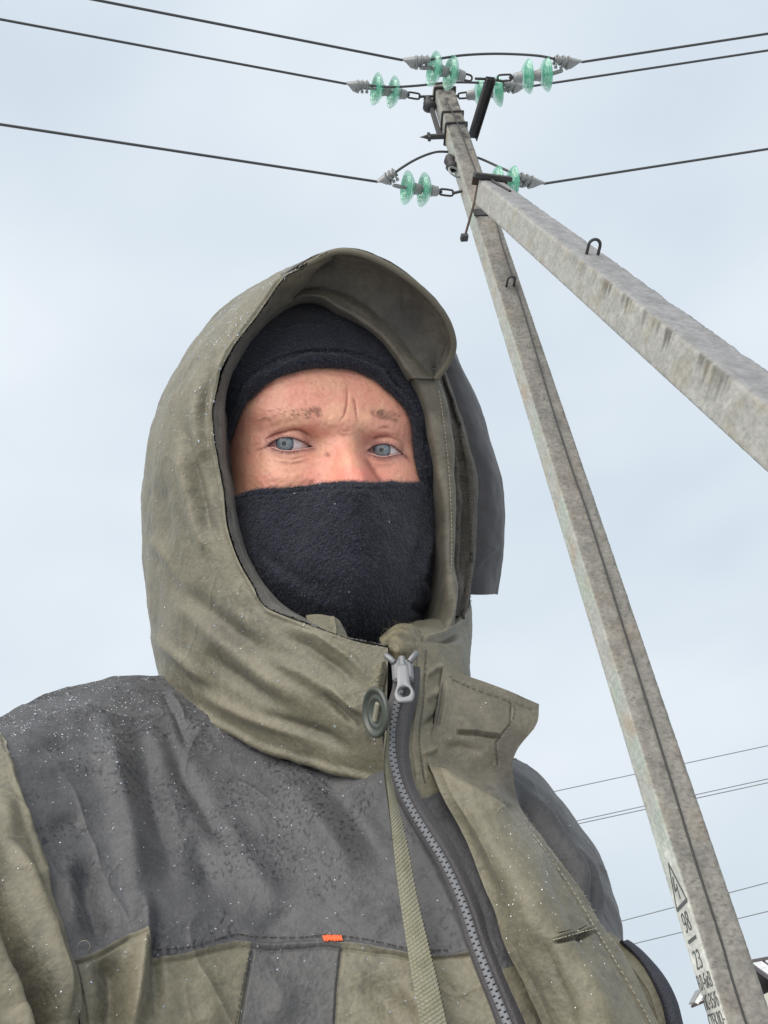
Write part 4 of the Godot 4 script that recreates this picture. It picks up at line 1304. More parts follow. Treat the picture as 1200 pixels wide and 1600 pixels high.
func build_hood() -> Node3D:
	# left outside: rows from the zip round the opening and up to the peak; each row runs from the opening edge to the outline and on to the back
	var e := [[606, 1012, 0.466], [545, 999, 0.470], [475, 974, 0.482], [416, 949, 0.500], [397, 918, 0.510], [375, 879, 0.520], [355, 825, 0.530], [350, 776, 0.538], [341, 722, 0.546], [334, 668, 0.551], [335, 620, 0.555], [361, 551, 0.562], [398, 497, 0.568], [440, 437, 0.572], [480, 413, 0.572], [516, 394.5, 0.570]]
	var o := [[604, 1220, 0.451], [502, 1193, 0.466], [400, 1160, 0.488], [320, 1113, 0.520], [268, 1079, 0.548], [248, 1056, 0.572], [238, 985, 0.600], [227, 912, 0.616], [222, 815, 0.628], [225, 738, 0.636], [238, 662, 0.642], [275, 577, 0.648], [318, 519, 0.650], [375, 467, 0.645], [440, 428, 0.625], [506, 397, 0.590]]
	var net := []
	for k in e.size():
		var s := clampf((k - 2.5) / 3.0, 0.0, 1.0)
		var q := PackedVector3Array()
		for i in 6:
			var t := i / 5.0
			var tx := lerpf(t, sin(t * PI * 0.5), s * 0.9)
			var td := lerpf(t, 1.0 - cos(t * PI * 0.5), s * 0.85)
			var bulge := 0.012 * sin(t * PI) * (0.6 if k < 4 else 1.0)
			q.append(P(lerpf(e[k][0], o[k][0], tx), lerpf(e[k][1], o[k][1], tx), lerpf(e[k][2], o[k][2], td) - bulge * (1.0 - 0.6 * s)))
		# on behind
		var back := clampf((k - 4.0) / 2.0, 0.0, 1.0)
		for b in [[0.03, 0.05], [0.22, 0.13], [0.75, 0.20], [1.0, 0.21]]:
			if k > 11:
				var m := clampf((k - 11.0) / 4.0, 0.0, 1.0)
				var z: float = {0.03: 0.035, 0.22: 0.075, 0.75: 0.135, 1.0: 0.18}[b[0]]
				var dy: float = {0.03: 10.0, 0.22: 30.0, 0.75: 85.0, 1.0: 190.0}[b[0]]
				q.append(P(lerpf(o[k][0], 500.0, b[0]), lerpf(o[k][1], 397.0, 0.5 * m) + dy * (0.6 + 0.4 * m), o[k][2] + z))
				continue
			var far := P(lerpf(o[k][0], 500.0 if k > 4 else o[k][0] + 10.0, b[0] * back), lerpf(o[k][1], 640.0 if k > 6 else o[k][1] + 6.0, b[0] * 0.5 * back) + (1.0 - back) * 12.0 * b[0], o[k][2] + lerpf(0.03 * b[0] + 0.004, b[1] * (0.45 if k > 13 else 1.0), back))
			q.append(far)
		net.append(q)
	var folds := crease_list([
		# the sewn edge and its stitched band
		[[540, 1001, 476, 978, 418, 955, 396, 922, 374, 882, 353, 828, 347, 778, 337, 724, 329, 670, 330, 620, 355, 551, 392, 495, 436, 432, 476, 408], 3.0, 0.0010, 0.03],
		# folds of the side
		[[268, 650, 285, 720, 300, 790, 318, 850, 330, 880], 9.0, 0.0042, 0.4], [[285, 640, 300, 720, 318, 800, 330, 850], 8.0, -0.0035, 0.4], [[310, 575, 305, 640, 312, 690, 325, 730], 9.0, 0.0035, 0.4],
		[[330, 560, 318, 620, 322, 680], 7.0, -0.003, 0.4], [[232, 830, 250, 860, 270, 900, 290, 940], 9.0, 0.0032, 0.4], [[240, 850, 262, 890, 285, 935], 8.0, -0.0026, 0.4], [[236, 980, 262, 1010, 300, 1045, 345, 1080], 10.0, 0.0035, 0.4],
		[[240, 900, 300, 935, 360, 985, 420, 1030, 480, 1060], 16.0, -0.0040, 0.4], [[250, 930, 310, 970, 380, 1030, 450, 1080, 520, 1110], 15.0, 0.0036, 0.4],
		[[300, 1000, 350, 1045, 410, 1085, 470, 1120], 12.0, -0.0036, 0.4], [[330, 990, 400, 1020, 470, 1050, 540, 1090, 590, 1130], 12.0, 0.0029, 0.4], [[420, 985, 480, 1010, 530, 1045, 575, 1090], 9.0, -0.0029, 0.4], [[440, 975, 500, 995, 550, 1030, 590, 1075], 7.0, 0.0022, 0.4],
		[[270, 1060, 330, 1090, 390, 1120, 450, 1140, 520, 1160], 10.0, 0.0029, 0.4], [[390, 1110, 450, 1130, 510, 1150, 560, 1180], 10.0, -0.0036, 0.4], [[500, 1080, 530, 1110, 565, 1140], 5.0, -0.0032, 0.4], [[515, 1070, 545, 1100, 580, 1120], 6.0, 0.0022, 0.4],
		[[265, 1082, 320, 1116, 400, 1163, 500, 1195, 600, 1220], 5.0, 0.0022, 0.03],
		[[345, 880, 330, 920, 310, 980, 290, 1040], 1.6, 0.0005, 0.1],
		[[380, 900, 372, 925, 376, 950], 6.0, 0.0015, 0.4], [[392, 930, 386, 950, 390, 970], 6.0, -0.0013, 0.4],
		[[330, 520, 345, 560, 335, 610], 10.0, 0.002, 0.4], [[380, 475, 360, 520, 340, 560], 10.0, 0.002, 0.4], [[245, 740, 255, 800, 262, 860], 12.0, -0.0022, 0.4]])
	var color := func(x: Vector2, p: Vector3, h: float) -> Color:
		var c := olive(x, p, h)
		# soaked through where sleet has melted: over the crown and in the folds below the chin
		var w := clampf(g2(x.x, x.y, 300, 985, 80, 40) * 0.5 + g2(x.x, x.y, 430, 1040, 110, 50) * 0.5, 0.0, 1.0) * clampf(0.6 + 1.3 * N3(p, 26.0), 0.0, 1.0)
		c = c.lerp(Color(0.060, 0.055, 0.040), w * 0.6)
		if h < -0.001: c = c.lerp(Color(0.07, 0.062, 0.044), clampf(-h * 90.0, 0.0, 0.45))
		return c
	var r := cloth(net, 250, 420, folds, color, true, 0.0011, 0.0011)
	var hood := put("hood", r[0], M.cloth, man)
	hood.set_meta("label", "wet olive hood with a stiff peak, drawn up over the cap")
	depth_map(r[1], dm)
	beads("sleet", r[1], r[2], 420, 0.0001, 0.0003, 0.7, M.ice, hood, func(x: Vector3, p: Vector3, n: Vector3) -> float: return 0.0 if n.dot(cam_fwd) > 0.15 else clampf(0.03 + 1.6 * g2(x.x, x.y, 350, 520, 90, 70) + 0.25 * g2(x.x, x.y, 260, 600, 60, 120) + 0.06 * g2(x.x, x.y, 270, 950, 80, 130), 0.0, 1.0) * clampf(0.5 + 2.0 * N3(p, 60.0), 0.05, 1.0))
	beads("droplet", r[1], r[2], 1100, 0.00018, 0.0006, 0.5, M.bead, hood, func(x: Vector3, p: Vector3, n: Vector3) -> float: return 0.0 if n.dot(cam_fwd) > 0.1 else clampf(0.12 + g2(x.x, x.y, 330, 560, 110, 120), 0.0, 1.0))
	# inside of the left rim and the strip over the brow
	var rim := []
	var inn := [[606, 1014, 0.474], [545, 1002, 0.480], [478, 972, 0.496], [440, 951, 0.508], [415, 923, 0.520], [388, 880, 0.530], [369, 830, 0.540], [358, 776, 0.549], [349, 720, 0.557], [346, 660, 0.563], [349, 615, 0.568], [366, 562, 0.575], [402, 513, 0.590], [436, 482, 0.598], [484, 424, 0.579], [516, 398, 0.5715]]
	for k in e.size():
		var a := P(e[k][0], e[k][1], e[k][2] + 0.0013)
		var b := P(inn[k][0], inn[k][1], inn[k][2])
		var away := P(inn[k][0] + (8.0 if k < 11 else 14.0) * (0.2 if k > 13 else 1.0), inn[k][1] + (0.0 if k < 11 else 14.0) * (0.2 if k > 13 else 1.0), inn[k][2] + (0.055 if k < 14 else 0.006))
		rim.append(PackedVector3Array([a, a.lerp(b, 0.5) + (b - a).length() * 0.12 * -cam_fwd, b, b.lerp(away, 0.5), away]))
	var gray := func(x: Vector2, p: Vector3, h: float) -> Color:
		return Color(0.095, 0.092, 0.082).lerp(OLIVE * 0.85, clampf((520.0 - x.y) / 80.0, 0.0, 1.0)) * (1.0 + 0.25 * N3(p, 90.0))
	var rr := cloth(rim, 40, 300, crease_list([[[350, 640, 356, 720, 364, 790, 384, 860, 418, 920], 1.5, -0.0008, 0.05]]), gray, true, 0.0008, 0.0012)
	put("hood_facing", rr[0], M.cloth, hood)
	depth_map(rr[1], dm)

	# peak: underside from the brow seam to the outer rim
	var seam := [[440, 470, 0.600], [476, 452, 0.602], [512, 450, 0.602], [548, 464, 0.602], [584, 488, 0.602], [620, 524, 0.602], [645, 555, 0.602], [663, 577, 0.602], [678, 592, 0.602]]
	var outer := [[441, 436, 0.574], [480, 413, 0.573], [528, 393, 0.568], [582, 403, 0.566], [645, 441, 0.570], [690, 487, 0.578], [708, 530, 0.587], [703, 562, 0.595], [681, 592.5, 0.601]]
	var pk := []
	for k in seam.size():
		var a := P(seam[k][0], seam[k][1], seam[k][2])
		var b := P(outer[k][0], outer[k][1], outer[k][2])
		var up := (cam_up * 0.9 + cam_fwd * 0.5) * 0.006
		pk.append(PackedVector3Array([a, a.lerp(b, 0.33) + up, a.lerp(b, 0.7) + up * 1.1, b]))
	var under := func(x: Vector2, p: Vector3, h: float) -> Color:
		var c := Color(0.092, 0.085, 0.066) * (1.0 + 0.2 * N3(p, 30.0) + 0.12 * N3(p, 120.0))
		return c.lerp(Color(0.045, 0.043, 0.04), clampf(N3(p + Vector3(3, 1, 8), 24.0) * 1.6 + 0.1, 0.0, 0.7))
	var pf := crease_list([[[528, 400, 580, 410, 640, 446, 688, 498, 700, 532, 684, 574], 1.3, -0.0007, 0.02], [[560, 462, 600, 450, 650, 470], 26.0, -0.0015, 0.4]])
	var rp := cloth(pk, 80, 220, pf, under, true, 0.0012, 0.0018)
	var peak := put("hood_peak", rp[0], M.cloth, hood)
	depth_map(rp[1], dm)
	var edge := PackedVector3Array()
	for q in outer.slice(1): edge.append(P(q[0], q[1], q[2] + 0.0004))
	put("peak_edge", tube(smooth_line(edge, 120), 0.0020, 10, 0.03), plain(lin(0.105, 0.097, 0.072), 0.8), hood)
	# strip between seam and cap, over the brow
	var st := []
	var low := [[428, 488], [464, 467], [500, 467], [528, 484], [560, 502], [594, 526], [616, 553], [630, 574], [641, 592]]
	for k in seam.size():
		var a := P(seam[k][0], seam[k][1], seam[k][2] - 0.0005)
		var b := P(low[k][0], low[k][1], seam[k][2] - 0.004)
		var c := P(low[k][0] - 4, low[k][1] + 20, seam[k][2] + 0.05)
		st.append(PackedVector3Array([P(seam[k][0] + (0.0 if k < 3 else 5.0), seam[k][1] - 8.0, seam[k][2] + 0.006), a, a.lerp(b, 0.5) - cam_fwd * 0.0025, b, b.lerp(c, 0.5), c]))
	var band := func(x: Vector2, p: Vector3, h: float) -> Color:
		return Color(0.098, 0.090, 0.068) * (1.0 + 0.25 * N3(p, 60.0))
	var rb := cloth(st, 30, 160, [], band, false, 0.001, 0.001)
	put("brow_band", rb[0], M.cloth, hood)

	# right side: facing strip, lining band and the outer panel, each behind the last
	var f0 := [[641, 586, 0.601], [661, 630, 0.603], [675, 690, 0.600], [684, 755, 0.595], [689, 815, 0.589], [691, 870, 0.580], [694, 920, 0.567], [694, 962, 0.550], [690, 995, 0.530]]
	var f1 := [[681, 586, 0.607], [699, 640, 0.604], [708, 714, 0.598], [711, 792, 0.590], [710, 845, 0.582], [708, 886, 0.574], [715, 924, 0.562], [711, 956, 0.546], [706, 990, 0.540]]
	var fn := []
	for k in f0.size():
		var a := P(f0[k][0], f0[k][1], f0[k][2])
		var b := P(f1[k][0], f1[k][1], f1[k][2])
		fn.append(PackedVector3Array([P(f0[k][0] - 30, f0[k][1], f0[k][2] + 0.05), P(f0[k][0] - 8, f0[k][1], f0[k][2] + 0.014), a, a.lerp(b, 0.5) - cam_fwd * 0.003, b, P(f1[k][0] + 1.5, f1[k][1], f1[k][2] + 0.010)]))
	var fc := func(x: Vector2, p: Vector3, h: float) -> Color:
		return Color(0.105, 0.096, 0.072) * (1.0 + 0.25 * N3(p, 70.0))
	var rf := cloth(fn, 40, 240, crease_list([[[690, 640, 698, 700, 703, 760, 705, 830, 704, 890], 1.5, -0.0006, 0.05]]), fc, true, 0.0009, 0.0012)
	put("hood_facing", rf[0], M.cloth, hood)
	var dmf := depth_map(rf[1])
	put("facing_stitch", stitches(dmf, [686, 610, 694, 665, 700, 720, 704, 780, 706, 840, 705, 895], 6.0, 3.6, 0.00022, 0.0005), M.thread_light, hood, "stuff")
	var l0 := [[684, 584, 0.620], [700, 640, 0.616], [709, 714, 0.610], [712, 792, 0.602], [711, 845, 0.594], [712, 890, 0.586], [716, 924, 0.576], [712, 958, 0.562]]
	var l1 := [[690, 572, 0.628], [712, 634, 0.628], [731, 688, 0.626], [743, 746, 0.622], [744, 792, 0.616], [742, 855, 0.606], [735, 915, 0.592], [726, 966, 0.573]]
	var ln := []
	for k in l0.size():
		var a := P(l0[k][0] - 6, l0[k][1], l0[k][2])
		var b := P(l1[k][0], l1[k][1], l1[k][2])
		ln.append(PackedVector3Array([a, a.lerp(b, 0.3) - cam_fwd * 0.003, a.lerp(b, 0.62) - cam_fwd * 0.0005, a.lerp(b, 0.85) - cam_fwd * 0.006, b, P(l1[k][0] + 1.0, l1[k][1], l1[k][2] + 0.02), P(l1[k][0] - 6.0, l1[k][1], l1[k][2] + 0.05)]))
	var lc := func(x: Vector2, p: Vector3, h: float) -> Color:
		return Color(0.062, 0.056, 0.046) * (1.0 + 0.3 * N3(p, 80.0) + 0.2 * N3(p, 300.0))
	var rl := cloth(ln, 50, 240, crease_list([[[706, 660, 720, 720, 727, 780, 726, 850, 720, 910], 3.0, -0.0025, 0.1], [[716, 660, 732, 720, 737, 780, 735, 850], 3.0, 0.0015, 0.2]]), lc, true, 0.001, 0.001)
	put("hood_lining", rl[0], M.fleece, hood)
	fuzz("lining_pile", rl[1], rl[2], 3500, 0.0016, 0.00014, Color(0.05, 0.045, 0.035), Color(0.17, 0.15, 0.12), hood, func(x: Vector3) -> bool: return x.x > 705)
	var d0 := [[668, 520, 0.625], [690, 560, 0.650], [712, 620, 0.652], [728, 680, 0.652], [740, 745, 0.650], [740, 800, 0.646], [738, 860, 0.640], [736, 928, 0.630]]
	var d1 := [[688, 514, 0.640], [707, 545, 0.665], [736, 608, 0.676], [756, 660, 0.680], [781, 748, 0.682], [785, 795, 0.680], [785, 853, 0.674], [775, 928, 0.664]]
	var dn := []
	for k in d0.size():
		var a := P(d0[k][0] - 10, d0[k][1], d0[k][2])
		var b := P(d1[k][0], d1[k][1], d1[k][2])
		var m := a.lerp(b, 0.55) - cam_fwd * 0.007
		dn.append(PackedVector3Array([P(d0[k][0] - 24, d0[k][1] + 4, d0[k][2] - 0.012), a, m, b, P(d1[k][0] - 2.0, d1[k][1], d1[k][2] + 0.03), P(lerpf(d1[k][0], 640, 0.3), d1[k][1] - 10, d1[k][2] + 0.11), P(520, d1[k][1] * 0.7 + 180, d1[k][2] + 0.165)]))
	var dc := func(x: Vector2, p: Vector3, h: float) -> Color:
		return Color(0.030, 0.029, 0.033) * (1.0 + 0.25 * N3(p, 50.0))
	var rd := cloth(dn, 90, 200, crease_list([[[750, 660, 765, 740, 770, 800, 765, 870], 8.0, 0.0012, 0.4], [[738, 900, 755, 870, 785, 850], 4.0, 0.0012, 0.3]]), dc, true, 0.001, 0.0016)
	put("hood_side_panel", rd[0], M.cloth, hood)
	# neck part below on the right, down to the collar
	var nk := []
	for q in [[[640, 976, 0.56], [690, 958, 0.595], [722, 930, 0.62], [728, 905, 0.635]], [[640, 985, 0.520], [690, 970, 0.553], [727, 955, 0.588], [733, 940, 0.605]], [[650, 1000, 0.505], [695, 985, 0.535], [728, 975, 0.575], [734, 968, 0.60]], [[655, 1030, 0.480], [695, 1025, 0.508], [728, 1020, 0.555], [733, 1015, 0.59]], [[650, 1080, 0.462], [690, 1080, 0.49], [726, 1078, 0.545], [733, 1075, 0.58]], [[645, 1150, 0.452], [690, 1160, 0.48], [728, 1160, 0.535], [735, 1160, 0.57]]]:
		var row := PackedVector3Array()
		for s in q: row.append(P(s[0], s[1], s[2]))
		row.append(P(q[3][0] - 3, q[3][1], q[3][2] + 0.05))
		row.append(P(q[3][0] - 50, q[3][1], q[3][2] + 0.16))
		nk.append(row)
	var rn := cloth(nk, 70, 120, crease_list([[[655, 1005, 690, 992, 715, 975, 730, 950], 4.0, 0.003, 0.1], [[660, 1016, 695, 1004, 722, 990], 3.5, -0.003, 0.2], [[668, 1040, 690, 1020, 720, 1005], 6.0, 0.0022, 0.4], [[665, 1055, 700, 1040, 728, 1038], 6.0, -0.002, 0.4]]), olive, true, 0.001, 0.0012)
	put("collar_side", rn[0], M.cloth, hood)
	depth_map(rn[1], dm)
	put("drawcord", tube(smooth_line(PackedVector3Array([P(683, 790, 0.612), P(688, 830, 0.603), P(693, 880, 0.591), P(694, 925, 0.577), P(693, 962, 0.563)]), 40), 0.0010, 6), plain(lin(0.30, 0.28, 0.21), 0.8), hood)
	return hood

func build_jacket() -> void:
	# chest and shoulder on the left of the picture, from the sleeve seam to the zip
	var net := net_h([
		[-20, 1130, 0.475, 60, 1088, 0.500, 130, 1070, 0.515, 190, 1056, 0.525, 300, 1062, 0.525, 430, 1105, 0.505, 540, 1130, 0.478, 612, 1150, 0.452],
		[0, 1165, 0.455, 75, 1130, 0.472, 150, 1110, 0.487, 225, 1095, 0.500, 320, 1115, 0.497, 440, 1155, 0.482, 545, 1185, 0.462, 612, 1190, 0.443],
		[22, 1235, 0.435, 105, 1220, 0.446, 185, 1210, 0.457, 265, 1205, 0.465, 355, 1220, 0.466, 460, 1235, 0.457, 555, 1245, 0.443, 628, 1250, 0.431],
		[55, 1330, 0.417, 140, 1325, 0.424, 220, 1320, 0.432, 300, 1320, 0.438, 390, 1325, 0.440, 490, 1335, 0.435, 590, 1340, 0.427, 678, 1340, 0.418],
		[85, 1425, 0.404, 170, 1425, 0.409, 255, 1425, 0.416, 335, 1425, 0.422, 425, 1430, 0.424, 520, 1435, 0.421, 625, 1440, 0.416, 722, 1440, 0.409],
		[110, 1520, 0.398, 195, 1520, 0.402, 280, 1520, 0.408, 365, 1522, 0.413, 455, 1526, 0.415, 550, 1530, 0.413, 655, 1534, 0.409, 758, 1540, 0.404],
		[132, 1640, 0.396, 220, 1640, 0.400, 305, 1640, 0.405, 395, 1640, 0.409, 490, 1645, 0.411, 590, 1650, 0.409, 695, 1655, 0.406, 800, 1660, 0.402],
		[160, 1850, 0.398, 260, 1850, 0.402, 350, 1850, 0.406, 440, 1850, 0.410, 540, 1855, 0.411, 650, 1860, 0.409, 760, 1865, 0.406, 870, 1870, 0.402]])
	for drop in [[0.22, 0.0], [0.45, 0.01]]:
		var row := PackedVector3Array()
		for k in 8: row.append(net[7][k] + Vector3(0, -drop[0], drop[1]))
		net.append(row)
	var yoke := poly([-200, 1000, 30, 1260, 75, 1395, 108, 1502, 122, 1500, 150, 1490, 178, 1473, 200, 1463, 222, 1466, 236, 1490, 262, 1493, 300, 1488, 340, 1476, 370, 1469, 400, 1473, 430, 1476, 470, 1474, 510, 1471, 560, 1475, 600, 1483, 650, 1493, 700, 1494, 745, 1484, 900, 1400, 700, 900])
	var strip := poly([396, 1440, 536, 1440, 533, 1480, 526, 1540, 520, 1650, 500, 1900, 360, 1900, 372, 1620, 384, 1540])
	var yoke_edge := [108, 1502, 122, 1500, 150, 1490, 178, 1473, 200, 1463, 222, 1466, 236, 1490, 262, 1493, 300, 1488, 340, 1476, 370, 1469, 400, 1473, 430, 1476, 470, 1474, 510, 1471, 560, 1475, 600, 1483, 650, 1493, 700, 1494, 745, 1484]
	var folds := crease_list([
		[yoke_edge, 3.5, 0.0008, 0.01], [[108, 1510, 150, 1498, 180, 1481, 200, 1470, 222, 1473, 236, 1498, 262, 1501, 300, 1496, 340, 1484, 370, 1477, 430, 1484, 510, 1479, 600, 1491, 650, 1501, 745, 1492], 2.4, -0.0009, 0.01],
		# broad draping of the yoke
		[[150, 1075, 165, 1150, 185, 1230, 200, 1300, 210, 1370, 225, 1450], 22.0, 0.0065, 0.35], [[210, 1090, 225, 1170, 245, 1260, 265, 1340, 262, 1420], 18.0, -0.0045, 0.4], [[240, 1110, 270, 1170, 300, 1230, 340, 1300, 380, 1350], 14.0, -0.004, 0.4],
		[[130, 1330, 140, 1390, 155, 1440, 160, 1490], 20.0, -0.0065, 0.35], [[105, 1330, 112, 1400, 125, 1460], 14.0, 0.003, 0.4],
		[[215, 1385, 222, 1430, 225, 1465, 215, 1520, 205, 1580, 200, 1650], 15.0, 0.0075, 0.25], [[240, 1440, 242, 1490, 244, 1550, 240, 1620], 12.0, -0.0035, 0.35], [[150, 1495, 175, 1520, 178, 1570, 165, 1640], 20.0, -0.008, 0.3],
		[[290, 1300, 320, 1350, 340, 1410], 20.0, -0.0035, 0.4], [[320, 1240, 370, 1320, 420, 1390, 440, 1440], 22.0, 0.0028, 0.4], [[470, 1180, 530, 1240, 580, 1310, 620, 1390], 24.0, -0.005, 0.4], [[420, 1190, 480, 1260, 530, 1330, 560, 1400], 22.0, 0.0035, 0.4],
		[[250, 1075, 265, 1100, 280, 1130, 300, 1180], 6.0, -0.0022, 0.3], [[262, 1075, 276, 1100, 292, 1130], 6.0, 0.002, 0.3],
		[[390, 1470, 430, 1440, 480, 1420], 18.0, -0.002, 0.4], [[560, 1480, 600, 1440, 620, 1400], 16.0, 0.002, 0.4],
		[[396, 1480, 384, 1545, 372, 1620, 366, 1700], 2.2, -0.0012, 0.02], [[533, 1480, 526, 1545, 520, 1650], 2.2, -0.0012, 0.02], [[118, 1508, 132, 1570, 146, 1650], 2.2, -0.001, 0.02],
		[[300, 1510, 330, 1570, 335, 1640], 22.0, 0.003, 0.4], [[560, 1520, 600, 1560, 640, 1620], 22.0, -0.003, 0.4], [[620, 1520, 665, 1580, 690, 1640], 18.0, 0.003, 0.4], [[420, 1500, 440, 1560, 430, 1630], 26.0, 0.002, 0.4],
		[[60, 1110, 120, 1115, 190, 1110], 12.0, 0.002, 0.4], [[30, 1180, 90, 1170, 140, 1180], 14.0, -0.002, 0.4], [[75, 1290, 110, 1283, 140, 1290], 10.0, -0.002, 0.4], [[85, 1375, 130, 1365, 170, 1375], 12.0, -0.002, 0.4],
		# the raised edge beside the zip
		[[612, 1180, 640, 1270, 682, 1345, 715, 1420, 742, 1490, 775, 1570, 800, 1640], 6.0, 0.0016, 0.02]])
	var color := func(x: Vector2, p: Vector3, h: float) -> Color:
		var y := signed(yoke, x)
		var s := signed(strip, x)
		var k := 0.0
		if y > 0.0: k = 1.0
		elif s > 0.0: k = 0.93
		if absf(y) < 0.8: k = maxf(k, smoothstep(-0.8, 0.8, y))
		var c := olive(x, p, h)
		if k > 0.0: c = c.lerp(charcoal(x, p, h), k)
		if y < 0.0 and y > -7.0: c = c.lerp(Color(0.07, 0.062, 0.045), 0.2 * (1.0 + y / 7.0))
		# fine dark wet specks down the chest
		if y > 0.0:
			var sp := clampf((N3(Vector3(p.x, p.y * 0.6, p.z) + Vector3(9, 9, 1), 430.0) + 0.3 * N3(p, 1000.0) - 0.36) * 5.0, 0.0, 1.0) * 1.5 * clampf(-0.10 + 1.3 * g2(x.x, x.y, 440, 1270, 130, 90) + 1.1 * g2(x.x, x.y, 180, 1180, 70, 110) + 0.8 * g2(x.x, x.y, 300, 1130, 60, 50) + 1.3 * N3(p, 40.0), 0.0, 1.0)
			c = c.lerp(Color(0.009, 0.009, 0.016), clampf(sp, 0.0, 0.88))
		return c
	var r := cloth(net, 470, 620, folds, color, true, 0.0013)
	var jacket := put("jacket", r[0], M.cloth, man)
	jacket.set_meta("label", "olive work jacket with a charcoal yoke, wet with sleet")
	depth_map(r[1], dm)
	var dmj := depth_map(r[1])
	beads("sleet", r[1], r[2], 560, 0.00009, 0.00026, 0.7, M.ice, jacket, func(x: Vector3, p: Vector3, n: Vector3) -> float: return 0.0 if x.y > 1640 else clampf(0.012 + 1.5 * g2(x.x, x.y, 60, 1110, 110, 45) + 0.5 * g2(x.x, x.y, 190, 1110, 90, 60) + 0.10 * g2(x.x, x.y, 330, 1240, 150, 110), 0.0, 1.0) * clampf(0.35 + 2.4 * N3(p, 70.0), 0.05, 1.0))
	beads("droplet", r[1], r[2], 900, 0.00015, 0.0005, 0.5, M.bead, jacket, func(x: Vector3, p: Vector3, n: Vector3) -> float: return 0.0 if x.y > 1640 else clampf(0.10 + 0.9 * g2(x.x, x.y, 150, 1130, 140, 90) + 0.4 * g2(x.x, x.y, 400, 1260, 150, 110), 0.0, 1.0))
	put("seam_stitch", stitches(dmj, [245, 1483, 300, 1478, 340, 1466, 370, 1459, 400, 1463, 470, 1464, 510, 1460, 560, 1465, 600, 1473, 650, 1483, 700, 1484], 9.0, 6.0, 0.00022, 0.0005), M.thread_dark, jacket, "stuff")
	put("seam_stitch", stitches(dmj, [390, 1485, 378, 1545, 366, 1610], 8.0, 5.0, 0.0002, 0.0004), M.thread_dark, jacket, "stuff")
	# orange bar tack: short satin stitches side by side
	var tack := []
	for k in 13:
		var px := 506.0 + 2.3 * k
		tack.append(tube(PackedVector3Array([on(dmj, px - 1, 1462 + rng.randf_range(-1, 1), 0.0003), on(dmj, px, 1466, 0.0011), on(dmj, px + 1.5, 1470 + rng.randf_range(-1, 1), 0.0003)]), 0.00036, 6))
	put("orange_bar_tack", join(tack), M.orange, jacket)
	# worn little ring mark on the yoke corner
	put("ring_mark", torus(on(dmj, 131, 1479, 0.0004), -cam_fwd + cam_right * 0.2, 0.0022, 0.00012), M.thread_light, jacket)

	# between zip and storm flap
	var net2 := net_h([
		[630, 1005, 0.440, 655, 1003, 0.442, 690, 1005, 0.452, 720, 1010, 0.470],
		[622, 1100, 0.428, 652, 1098, 0.430, 690, 1098, 0.440, 725, 1100, 0.455],
		[612, 1160, 0.423, 645, 1160, 0.424, 690, 1160, 0.434, 730, 1160, 0.445],
		[622, 1220, 0.422, 655, 1222, 0.424, 705, 1222, 0.432, 750, 1225, 0.442],
		[652, 1285, 0.420, 685, 1283, 0.422, 735, 1280, 0.430, 790, 1280, 0.440],
		[690, 1345, 0.415, 722, 1343, 0.417, 775, 1340, 0.425, 830, 1340, 0.436],
		[728, 1420, 0.409, 758, 1418, 0.411, 815, 1415, 0.418, 880, 1410, 0.430],
		[758, 1500, 0.404, 790, 1498, 0.406, 850, 1495, 0.413, 930, 1490, 0.426],
		[790, 1580, 0.402, 822, 1580, 0.404, 890, 1575, 0.411, 985, 1570, 0.424],
		[830, 1690, 0.401, 865, 1690, 0.403, 940, 1685, 0.410, 1050, 1680, 0.424],
		[880, 1870, 0.402, 925, 1870, 0.404, 1010, 1865, 0.410, 1140, 1860, 0.424]])
	for drop in [[0.22, 0.0], [0.45, 0.01]]:
		var row := PackedVector3Array()
		for k in 4: row.append(net2[10][k] + Vector3(0, -drop[0], drop[1]))
		net2.append(row)
	var col2 := func(x: Vector2, p: Vector3, h: float) -> Color:
		var top := x.y - (1250.0 - (x.x - 655.0) * 0.4)
		var low := x.y - (1515.0 - (x.x - 785.0) * 0.3)
		var c := olive(x, p, h).lerp(Color(0.12, 0.105, 0.07), 0.25)
		return c.lerp(charcoal(x, p, h), smoothstep(-1, 1, top) * smoothstep(1, -1, low))
	var f2 := crease_list([[[655, 1005, 648, 1100, 642, 1160, 652, 1220], 1.6, -0.0008, 0.05], [[668, 1010, 662, 1100, 656, 1160, 664, 1220], 1.6, -0.0008, 0.05], [[660, 1060, 680, 1045, 700, 1040], 5.0, 0.0018, 0.4], [[655, 1140, 680, 1120, 700, 1100], 5.0, -0.0018, 0.4], [[655, 1095, 680, 1085, 690, 1070], 5.0, 0.0015, 0.4], [[650, 1180, 672, 1175, 690, 1165], 5.0, 0.0016, 0.4]])
	var r2 := cloth(net2, 90, 460, f2, col2, true, 0.0009)
	put("placket", r2[0], M.cloth, jacket)
	var dm2 := depth_map(r2[1])
	depth_map(r2[1], dm)
	put("placket_stitch", stitches(dm2, [667, 1012, 661, 1100, 655, 1160, 664, 1225], 7.0, 4.4, 0.0002, 0.0004), M.thread_dark, jacket, "stuff")

